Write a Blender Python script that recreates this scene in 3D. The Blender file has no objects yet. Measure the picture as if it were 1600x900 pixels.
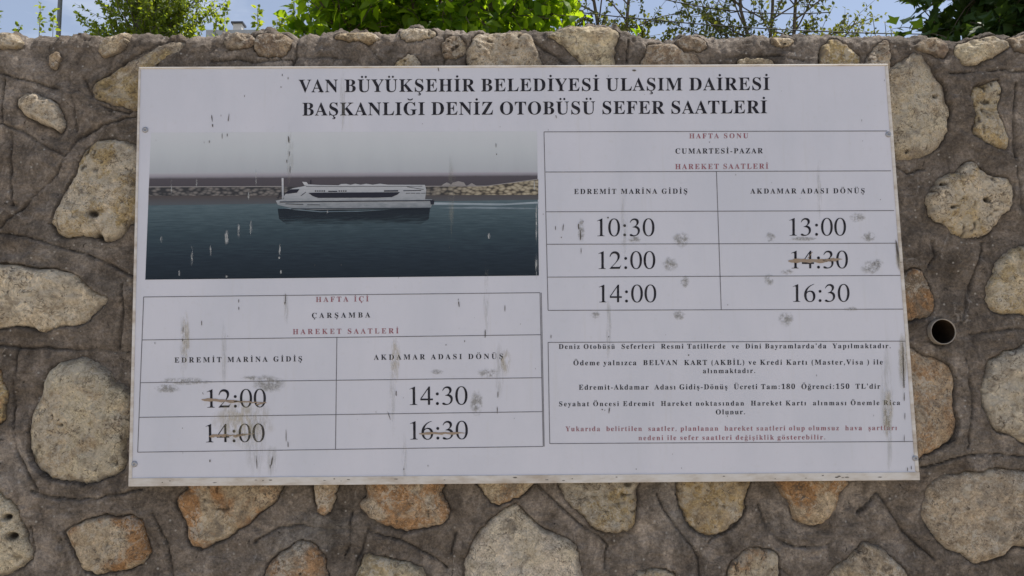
import bpy, math, random, json
import numpy as np
from mathutils import Vector, Matrix
from mathutils.geometry import tessellate_polygon

# ------------------------------------------------------------------ camera, sky, sun, exposure
SC = bpy.context.scene
COL = SC.collection
FPX = 1250.0                                   # focal length in photograph pixels (1600 wide)
PITCH, YAW, ROLL = math.radians(6.25), math.radians(1.0), math.radians(-0.7)
CAM = Vector((0.0, -2.6, 1.62))
_f = Vector((math.sin(YAW)*math.cos(PITCH), math.cos(YAW)*math.cos(PITCH), math.sin(PITCH)))
_r = _f.cross(Vector((0, 0, 1))).normalized()
_u = _r.cross(_f)
RGT = math.cos(ROLL)*_r + math.sin(ROLL)*_u
UPV = -math.sin(ROLL)*_r + math.cos(ROLL)*_u
cam = bpy.data.cameras.new('camera')
cam.sensor_width = 36.0
cam.lens = FPX/1600*36
cam.clip_start, cam.clip_end = 0.05, 2000
camo = bpy.data.objects.new('camera', cam)
COL.objects.link(camo)
camo.matrix_world = Matrix((( RGT.x, UPV.x, -_f.x, CAM.x), (RGT.y, UPV.y, -_f.y, CAM.y),
                            (RGT.z, UPV.z, -_f.z, CAM.z), (0, 0, 0, 1)))
SC.camera = camo

SUN_EL, SUN_AZ = math.radians(63), math.radians(76)   # azimuth from +Y towards +X
to_sun = Vector((math.cos(SUN_EL)*math.sin(SUN_AZ), math.cos(SUN_EL)*math.cos(SUN_AZ), math.sin(SUN_EL)))
world = bpy.data.worlds.new('World')
SC.world = world
world.use_nodes = True
wn, wl = world.node_tree.nodes, world.node_tree.links
bg = wn['Background']
sky = wn.new('ShaderNodeTexSky')
sky.sky_type = 'NISHITA'
sky.sun_disc = False
sky.sun_elevation, sky.sun_rotation = SUN_EL, SUN_AZ
sky.altitude = 1600
sky.air_density, sky.dust_density, sky.ozone_density = 1.0, 2.6, 1.0
tcw = wn.new('ShaderNodeTexCoord')
mpw = wn.new('ShaderNodeMapping'); mpw.inputs['Scale'].default_value = (1.0, 1.0, 2.6)
mpw.inputs['Location'].default_value = (0.9, 0.0, 0.0)
nzw = wn.new('ShaderNodeTexNoise'); nzw.inputs['Scale'].default_value = 3.1; nzw.inputs['Detail'].default_value = 9
nzw.inputs['Roughness'].default_value = 0.55
rmw = wn.new('ShaderNodeValToRGB')
rmw.color_ramp.elements[0].position = 0.62; rmw.color_ramp.elements[0].color = (0.17, 0.17, 0.17, 1)
rmw.color_ramp.elements[1].position = 0.80; rmw.color_ramp.elements[1].color = (0.5, 0.5, 0.5, 1)
mxw = wn.new('ShaderNodeMix'); mxw.data_type = 'RGBA'
mxw.inputs[7].default_value = (9.0, 9.3, 9.8, 1)
wl.new(tcw.outputs['Generated'], mpw.inputs['Vector']); wl.new(mpw.outputs[0], nzw.inputs['Vector'])
wl.new(nzw.outputs['Fac'], rmw.inputs[0]); wl.new(rmw.outputs[0], mxw.inputs[0])
wl.new(sky.outputs[0], mxw.inputs[6]); wl.new(mxw.outputs[2], bg.inputs['Color'])
bg.inputs['Strength'].default_value = 0.125

sun = bpy.data.lights.new('sun', 'SUN')
sun.energy, sun.angle, sun.color = 5.0, math.radians(0.55), (1.0, 0.95, 0.87)
suno = bpy.data.objects.new('sun', sun)
suno.rotation_euler = to_sun.to_track_quat('Z', 'Y').to_euler()
suno.location = (6, 4, 14)
COL.objects.link(suno)
SC.view_settings.view_transform = 'Standard'
SC.view_settings.look = 'None'
SC.view_settings.gamma = 1
SC.view_settings.use_curve_mapping = False
SC.view_settings.exposure = 0.18

# ------------------------------------------------------------------ helpers
def ray(px, py):
    return RGT*((px-800)/FPX) + UPV*((450-py)/FPX) + _f

def at(px, py, Y=0.0):                          # a photograph pixel carried to the plane y = Y
    d = ray(px, py)
    return CAM + d*((Y-CAM.y)/d.y)

def wall_xz(p):
    v = at(p[0], p[1], 0.0)
    return (v.x, v.z)

def link(name, me, mat=None, parent=None, smooth=False):
    o = bpy.data.objects.new(name, me)
    COL.objects.link(o)
    for m in (mat if isinstance(mat, (list, tuple)) else [mat]):
        if m: me.materials.append(m)
    if parent: o.parent = parent; o.matrix_parent_inverse = Matrix.Translation(-parent.location)
    if smooth: me.polygons.foreach_set('use_smooth', [True]*len(me.polygons))
    return o

def tag(o, label=None, cat=None, group=None, kind=None):
    for k, v in (('label', label), ('category', cat), ('group', group), ('kind', kind)):
        if v: o[k] = v
    return o

def empty(name, loc, label, cat, group=None):
    o = bpy.data.objects.new(name, None)
    o.location = loc; o.empty_display_size = 0.1
    COL.objects.link(o)
    return tag(o, label, cat, group)

def np_mesh(name, V, faces):
    me = bpy.data.meshes.new(name)
    V = np.asarray(V, np.float32)
    if isinstance(faces, np.ndarray):
        n, k = faces.shape
        me.vertices.add(len(V)); me.vertices.foreach_set('co', V.ravel())
        me.loops.add(n*k); me.loops.foreach_set('vertex_index', faces.astype(np.int32).ravel())
        me.polygons.add(n); me.polygons.foreach_set('loop_start', np.arange(0, n*k, k, dtype=np.int32))
        me.update(calc_edges=True)
    else:
        me.from_pydata([tuple(v) for v in V], [], faces); me.update()
    me.validate()
    return me

def attr(me, name, data, kind='FLOAT'):
    a = me.attributes.new(name, kind, 'POINT')
    if kind == 'FLOAT': a.data.foreach_set('value', np.asarray(data, np.float32))
    else: a.data.foreach_set('color', np.asarray(data, np.float32).ravel())

# value noise in numpy
def _hash(i, j, k, seed):
    h = (i*374761393 + j*668265263 + k*2147483647 + seed*974634533) & 0xFFFFFFFF
    h = ((h ^ (h >> 13))*1274126177) & 0xFFFFFFFF
    return ((h ^ (h >> 16)) & 0xFFFFFF)/float(0xFFFFFF)

def vnoise(x, y, z=0.0, seed=0):
    x, y = np.broadcast_arrays(np.asarray(x, float), np.asarray(y, float)); z = np.broadcast_to(np.asarray(z, float), x.shape)
    i, j, k = (np.floor(a).astype(np.int64) for a in (x, y, z))
    u, v, w = x-i, y-j, z-k
    u, v, w = (a*a*(3-2*a) for a in (u, v, w))
    r = 0
    for a in (0, 1):
        for b in (0, 1):
            for c in (0, 1):
                r = r + _hash(i+a, j+b, k+c, seed)*(u if a else 1-u)*(v if b else 1-v)*(w if c else 1-w)
    return r*2-1

def fbm(x, y, oct=4, seed=0, gain=0.5, z=0.0):
    s, a, f = 0, 1.0, 1.0
    for o in range(oct):
        s = s + a*vnoise(np.asarray(x)*f + 17.3*o, np.asarray(y)*f - 9.1*o, np.asarray(z)*f, seed+o*7)
        a *= gain; f *= 2.03
    return s

# ------------------------------------------------------------------ materials
def new_mat(name, rough=0.8, spec=0.3):
    m = bpy.data.materials.new(name); m.use_nodes = True
    b = m.node_tree.nodes['Principled BSDF']
    b.inputs['Roughness'].default_value = rough
    b.inputs['Specular IOR Level'].default_value = spec
    return m, m.node_tree.nodes, m.node_tree.links, b

def plain(name, col, rough=0.6, spec=0.3, var=0.12, scale=40.0, metal=0.0):
    m, N, L, b = new_mat(name, rough, spec)
    b.inputs['Metallic'].default_value = metal
    n = noise(N, L, scale, 4)
    c = ramp(N, L, n, [(0.25, [x*(1-var) for x in col]), (0.75, [x*(1+var) for x in col])])
    L.new(c, b.inputs['Base Color'])
    return m

def noise(N, L, scale, detail=5, rough=0.55, stretch=None, coord='Object', dist=0.0, vec=None):
    t = N.new('ShaderNodeTexCoord'); v = vec if vec is not None else t.outputs[coord]
    if stretch:
        mp = N.new('ShaderNodeMapping'); mp.inputs['Scale'].default_value = stretch
        L.new(v, mp.inputs['Vector']); v = mp.outputs[0]
    n = N.new('ShaderNodeTexNoise')
    n.inputs['Scale'].default_value = scale; n.inputs['Detail'].default_value = detail
    n.inputs['Roughness'].default_value = rough; n.inputs['Distortion'].default_value = dist
    L.new(v, n.inputs['Vector'])
    return n.outputs['Fac']

def ramp(N, L, fac, stops):
    r = N.new('ShaderNodeValToRGB'); e = r.color_ramp.elements
    while len(e) < len(stops): e.new(0.5)
    for q, (p, c) in zip(e, stops):
        q.position = p; q.color = (*c, 1) if not isinstance(c, float) else (c, c, c, 1)
    L.new(fac, r.inputs[0])
    return r.outputs[0]

def mix(N, L, fac, a, b, mode='MIX'):
    m = N.new('ShaderNodeMix'); m.data_type = 'RGBA'; m.blend_type = mode
    for s, v in ((0, fac), (6, a), (7, b)):
        if isinstance(v, (int, float)): m.inputs[s].default_value = v
        elif isinstance(v, (tuple, list)): m.inputs[s].default_value = (*v, 1)
        else: L.new(v, m.inputs[s])
    return m.outputs[2]

def math_n(N, L, op, a, b=None):
    m = N.new('ShaderNodeMath'); m.operation = op
    for s, v in ((0, a), (1, b)):
        if v is None: continue
        if isinstance(v, (int, float)): m.inputs[s].default_value = v
        else: L.new(v, m.inputs[s])
    return m.outputs[0]

def bump(N, L, b, h, strength=0.5, dist=0.01, prev=None):
    n = N.new('ShaderNodeBump'); n.inputs['Strength'].default_value = strength; n.inputs['Distance'].default_value = dist
    L.new(h, n.inputs['Height'])
    if prev is not None: L.new(prev, n.inputs['Normal'])
    L.new(n.outputs[0], b.inputs['Normal'])
    return n.outputs[0]

def attr_n(N, name, typ='GEOMETRY'):
    a = N.new('ShaderNodeAttribute'); a.attribute_name = name; a.attribute_type = typ
    return a

# mortar: brown grey render, brushed, with paler cement bloom and dirt in the tooled joints; shade painted round stones and below the pipe
M_MORTAR, N, L, b = new_mat('mortar', 0.92, 0.2)
c = ramp(N, L, noise(N, L, 2.3, 6, 0.6), [(0.30, (0.098, 0.078, 0.061)), (0.5, (0.160, 0.131, 0.106)), (0.70, (0.262, 0.220, 0.182))])
c = mix(N, L, ramp(N, L, noise(N, L, 1.1, 5, 0.6, (1, 1, 1.7)), [(0.56, 0.0), (0.72, 0.55)]), c, (0.225, 0.218, 0.205))
c = mix(N, L, ramp(N, L, noise(N, L, 3.4, 6, 0.65, (1.3, 1, 0.8)), [(0.58, 0.0), (0.75, 0.5)]), c, (0.105, 0.074, 0.052))
c = mix(N, L, 1.0, c, ramp(N, L, noise(N, L, 13, 9, 0.74, (1, 1, .8), dist=.5), [(0.32, (0.45, 0.44, 0.43)), (0.48, (0.96, 0.96, 0.96)), (0.64, (1.75, 1.76, 1.76))]), 'MULTIPLY')
c = mix(N, L, 1.0, c, ramp(N, L, noise(N, L, 120, 6, 0.75), [(0.32, (0.60, 0.59, 0.58)), (0.5, (1.0, 1.0, 1.0)), (0.68, (1.45, 1.45, 1.45))]), 'MULTIPLY')
c = mix(N, L, ramp(N, L, noise(N, L, 46, 4, 0.6, dist=.8), [(0.28, 0.85), (0.36, 0.0)]), c, (0.035, 0.028, 0.023))
c = mix(N, L, ramp(N, L, noise(N, L, 19, 8, 0.75, (1.0, 1.0, 0.5), dist=1.0), [(0.60, 0.0), (0.67, 0.65)]), c, (0.36, 0.32, 0.28))
vg = N.new('ShaderNodeTexVoronoi'); vg.inputs['Scale'].default_value = 55
tcg = N.new('ShaderNodeTexCoord'); L.new(tcg.outputs['Object'], vg.inputs['Vector'])
sg = N.new('ShaderNodeSeparateColor'); L.new(vg.outputs['Color'], sg.inputs[0])
gr = math_n(N, L, 'MULTIPLY', math_n(N, L, 'GREATER_THAN', sg.outputs[0], 0.86), ramp(N, L, vg.outputs['Distance'], [(0.10, 0.8), (0.26, 0.0)]))
c = mix(N, L, gr, c, (0.42, 0.39, 0.35))
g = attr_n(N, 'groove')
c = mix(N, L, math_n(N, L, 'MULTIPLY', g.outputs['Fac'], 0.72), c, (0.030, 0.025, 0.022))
L.new(c, b.inputs['Base Color'])
p = bump(N, L, b, noise(N, L, 55, 8, 0.72, (0.55, 1, 1.2), dist=0.6), 0.95, 0.013)
bump(N, L, b, noise(N, L, 210, 4, 0.6), 0.45, 0.003, p)

# limestone rubble: one material, each stone carries its own colours
def stone_material():
    m, N, L, b = new_mat('rubble_stone', 0.9, 0.2)
    oi = N.new('ShaderNodeObjectInfo')
    t2 = attr_n(N, 'tint', 'OBJECT').outputs['Color']
    amt = attr_n(N, 'patch', 'OBJECT').outputs['Fac']
    base = oi.outputs['Color']
    tcs = N.new('ShaderNodeTexCoord'); sc_ = N.new('ShaderNodeVectorMath'); sc_.operation = 'SCALE'
    L.new(tcs.outputs['Object'], sc_.inputs[0])
    L.new(math_n(N, L, 'ADD', math_n(N, L, 'MULTIPLY', oi.outputs['Random'], 1.1), 0.65), sc_.inputs['Scale'])
    SV = sc_.outputs[0]
    rnd2 = math_n(N, L, 'FRACT', math_n(N, L, 'MULTIPLY', oi.outputs['Random'], 7.31))
    n1 = noise(N, L, 7.5, 6, 0.62, dist=0.7)
    pf = math_n(N, L, 'MULTIPLY', ramp(N, L, n1, [(0.46, 0.0), (0.55, 1.0)]), math_n(N, L, 'MINIMUM', math_n(N, L, 'MULTIPLY', amt, 1.3), 1.0))
    c = mix(N, L, pf, base, t2)
    c = mix(N, L, 1.0, c, ramp(N, L, noise(N, L, 24, 8, 0.74, dist=.6, vec=SV), [(0.30, (0.58, 0.53, 0.47)), (0.5, (1.06, 1.04, 1.0)), (0.68, (1.55, 1.52, 1.46))]), 'MULTIPLY')
    c = mix(N, L, 1.0, c, ramp(N, L, noise(N, L, 120, 6, 0.74, vec=SV), [(0.30, (0.52, 0.49, 0.46)), (0.52, (1.08, 1.07, 1.05)), (0.72, (1.45, 1.45, 1.42))]), 'MULTIPLY')
    c = mix(N, L, ramp(N, L, math_n(N, L, 'SUBTRACT', noise(N, L, 58, 4, 0.62, dist=0.8, vec=SV), math_n(N, L, 'MULTIPLY', rnd2, 0.07)), [(0.27, 0.9), (0.335, 0.0)]), c, (0.06, 0.045, 0.03))
    crust = ramp(N, L, math_n(N, L, 'ADD', noise(N, L, 15, 9, 0.76, dist=1.2, vec=SV), math_n(N, L, 'MULTIPLY', math_n(N, L, 'SUBTRACT', rnd2, 0.5), 0.16)), [(0.54, 0.0), (0.59, 0.5)])
    c = mix(N, L, crust, c, mix(N, L, noise(N, L, 90, 5, .7), (0.40, 0.35, 0.28), (0.72, 0.65, 0.53)))
    fl = ramp(N, L, math_n(N, L, 'ADD', noise(N, L, 42, 7, 0.78, dist=1.0, vec=SV), math_n(N, L, 'MULTIPLY', math_n(N, L, 'SUBTRACT', noise(N, L, 6, 4, .6, vec=SV), .5), 0.5)), [(0.56, 0.0), (0.60, 0.55)])
    c = mix(N, L, fl, c, (0.68, 0.62, 0.52))
    fd = ramp(N, L, math_n(N, L, 'ADD', noise(N, L, 50, 7, 0.78, dist=1.4, vec=SV), math_n(N, L, 'MULTIPLY', math_n(N, L, 'SUBTRACT', noise(N, L, 8, 4, .6, vec=SV), .5), 0.4)), [(0.385, 0.8), (0.425, 0.0)])
    c = mix(N, L, fd, c, (0.12, 0.09, 0.065))
    grime = ramp(N, L, noise(N, L, 10, 9, 0.75, dist=1.0, vec=SV), [(0.36, 0.65), (0.46, 0.0)])
    c = mix(N, L, grime, c, (0.19, 0.155, 0.12))
    vc = N.new('ShaderNodeTexVoronoi'); vc.feature = 'DISTANCE_TO_EDGE'; vc.inputs['Scale'].default_value = 7.0
    tcc = N.new('ShaderNodeTexCoord'); nd = N.new('ShaderNodeTexNoise'); nd.inputs['Scale'].default_value = 9; nd.inputs['Detail'].default_value = 5
    L.new(tcc.outputs['Object'], nd.inputs['Vector'])
    va = N.new('ShaderNodeVectorMath'); va.operation = 'MULTIPLY_ADD'; va.inputs[1].default_value = (.22, .22, .22)
    L.new(nd.outputs['Color'], va.inputs[0]); L.new(tcc.outputs['Object'], va.inputs[2]); L.new(va.outputs[0], vc.inputs['Vector'])
    cr = ramp(N, L, vc.outputs['Distance'], [(0.0, 0.65), (0.018, 0.0)])
    cr = math_n(N, L, 'MULTIPLY', cr, ramp(N, L, noise(N, L, 5.5, 3, 0.5), [(0.50, 0.0), (0.58, 1.0)]))
    c = mix(N, L, cr, c, (0.07, 0.052, 0.036))
    rim = attr_n(N, 'rim').outputs['Fac']      # mortar smeared over the stone's edge
    rf = math_n(N, L, 'MULTIPLY', rim, ramp(N, L, noise(N, L, 30, 5, 0.65), [(0.35, 0.25), (0.6, 1.0)]))
    c = mix(N, L, rf, c, mix(N, L, noise(N, L, 60, 6, .75), (0.09, 0.075, 0.06), (0.27, 0.225, 0.185)))
    pit = attr_n(N, 'pit').outputs['Fac']      # open holes in the travertine-like stone, coloured near black
    c = mix(N, L, pit, c, (0.035, 0.027, 0.02))
    L.new(c, b.inputs['Base Color'])
    p = bump(N, L, b, noise(N, L, 46, 9, 0.72), 1.0, 0.02)
    v = N.new('ShaderNodeTexVoronoi'); v.inputs['Scale'].default_value = 95
    tc = N.new('ShaderNodeTexCoord'); L.new(tc.outputs['Object'], v.inputs['Vector'])
    bump(N, L, b, ramp(N, L, v.outputs['Distance'], [(0.05, 0.0), (0.35, 1.0)]), 0.28, 0.004, p)
    return m
M_STONE = stone_material()

# sign face: white printed sheet, weathered, faint vertical rain streaks
M_PANEL, N, L, b = new_mat('sign_sheet', 0.42, 0.35)
c = ramp(N, L, noise(N, L, 2.6, 6, 0.6, (1.6, 1, 0.8)), [(0.35, (0.535, 0.54, 0.598)), (0.62, (0.585, 0.582, 0.64))])
c = mix(N, L, ramp(N, L, noise(N, L, 5.0, 6, 0.65, (11, 1, 0.7)), [(0.58, 0.0), (0.78, 0.30)]), c, (0.50, 0.49, 0.475))
c = mix(N, L, ramp(N, L, noise(N, L, 60, 4, 0.6), [(0.60, 0.0), (0.8, 0.25)]), c, (0.47, 0.455, 0.44))
L.new(c, b.inputs['Base Color'])
bump(N, L, b, noise(N, L, 3.5, 3, 0.5), 0.10, 0.01)
M_TRIM, N, L, b = new_mat('sign_edge', 0.5, 0.35)
c = ramp(N, L, noise(N, L, 9, 6, 0.65, (1, 1, 3)), [(0.32, (0.40, 0.335, 0.27)), (0.52, (0.56, 0.52, 0.475)), (0.68, (0.63, 0.605, 0.585))])
c = mix(N, L, ramp(N, L, noise(N, L, 34, 5, 0.7, (0.4, 1, 2.5)), [(0.66, 0.0), (0.72, 0.8)]), c, (0.16, 0.13, 0.10))
L.new(c, b.inputs['Base Color'])
def ink(name, col, fade=0.35):
    m, N, L, b = new_mat(name, 0.6, 0.12)
    c = ramp(N, L, noise(N, L, 45, 5, 0.7), [(0.35, col), (0.75, [x+(0.4-x)*fade for x in col])])
    L.new(c, b.inputs['Base Color']); return m
M_BLACK = ink('black_ink', (0.008, 0.007, 0.013), 0.10)
M_RED = ink('faded_red_ink', (0.27, 0.078, 0.10), 0.42)
M_LINE = ink('grey_rule_ink', (0.13, 0.125, 0.14), 0.3)
M_SCRATCH = ink('brown_scratch', (0.30, 0.22, 0.155), 0.25)
M_METAL = plain('screw_metal', (0.33, 0.33, 0.35), 0.45, 0.5, 0.2, 200, 0.6)
M_DARKSPOT = ink('dark_spot', (0.07, 0.057, 0.045), 0.3)
def smear(name, col, dens=0.6, stretch=(1, 1, 1)):
    m, N, L, b = new_mat(name, 0.8, 0.1)
    b.inputs['Base Color'].default_value = (*col, 1)
    f = attr_n(N, 'fade').outputs['Fac']
    n = ramp(N, L, noise(N, L, 75, 6, 0.72, stretch), [(0.40, 0.0), (0.58, 1.0)])
    a = math_n(N, L, 'MULTIPLY', math_n(N, L, 'MULTIPLY', f, n), dens)
    L.new(a, b.inputs['Alpha']); return m
M_SMEAR = smear('mud_smear', (0.24, 0.23, 0.19), 0.55)
M_SMEAR_V = smear('rain_streak', (0.36, 0.35, 0.30), 0.26, (1.6, 1, 0.2))
M_OCHRE = smear('ochre_stain', (0.42, 0.36, 0.22), 0.45, (1.4, 1, 0.4))
M_PALE = smear('pale_dropping', (0.55, 0.56, 0.56), 0.7, (2.0, 1, 0.4))

# ------------------------------------------------------------------ ground
M_GROUND, N, L, b = new_mat('ground', 0.95, 0.15)
geo = N.new('ShaderNodeNewGeometry'); sx = N.new('ShaderNodeSeparateXYZ'); L.new(geo.outputs['Position'], sx.inputs[0])
isb = math_n(N, L, 'GREATER_THAN', sx.outputs['Y'], 0.3)
pav = ramp(N, L, noise(N, L, 3, 6, 0.6), [(0.3, (0.44, 0.385, 0.31)), (0.7, (0.54, 0.475, 0.39))])
soil = ramp(N, L, noise(N, L, 1.2, 6, 0.65), [(0.35, (0.07, 0.09, 0.03)), (0.6, (0.13, 0.11, 0.07))])
L.new(mix(N, L, isb, pav, soil), b.inputs['Base Color'])
bump(N, L, b, noise(N, L, 30, 6, 0.65), 0.4, 0.02)
GB = 2.45                                       # level of the garden held back by the wall
gx = [-600, -150, -40, -12, -4, 0, 4, 12, 40, 150, 600]
gy = [-600, -120, -30, -8, -2, 0.15, 0.36, 2, 8, 30, 120, 600]
V = [(x, y, (0 if y < 0.2 else GB)) for y in gy for x in gx]
nx = len(gx)
F = [(j*nx+i, j*nx+i+1, (j+1)*nx+i+1, (j+1)*nx+i) for j in range(len(gy)-1) for i in range(nx-1)]
tag(link('ground', np_mesh('ground', V, F), M_GROUND), kind='structure')

# ------------------------------------------------------------------ stone wall
PALE, CREAM, BUFF, TAN = (0.56, 0.495, 0.385), (0.52, 0.445, 0.335), (0.45, 0.37, 0.27), (0.39, 0.305, 0.215)
RUST, GREY, YELLOW, BROWN = (0.38, 0.22, 0.11), (0.33, 0.28, 0.225), (0.40, 0.305, 0.165), (0.235, 0.18, 0.135)
WHITE = (0.57, 0.51, 0.43)
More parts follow.
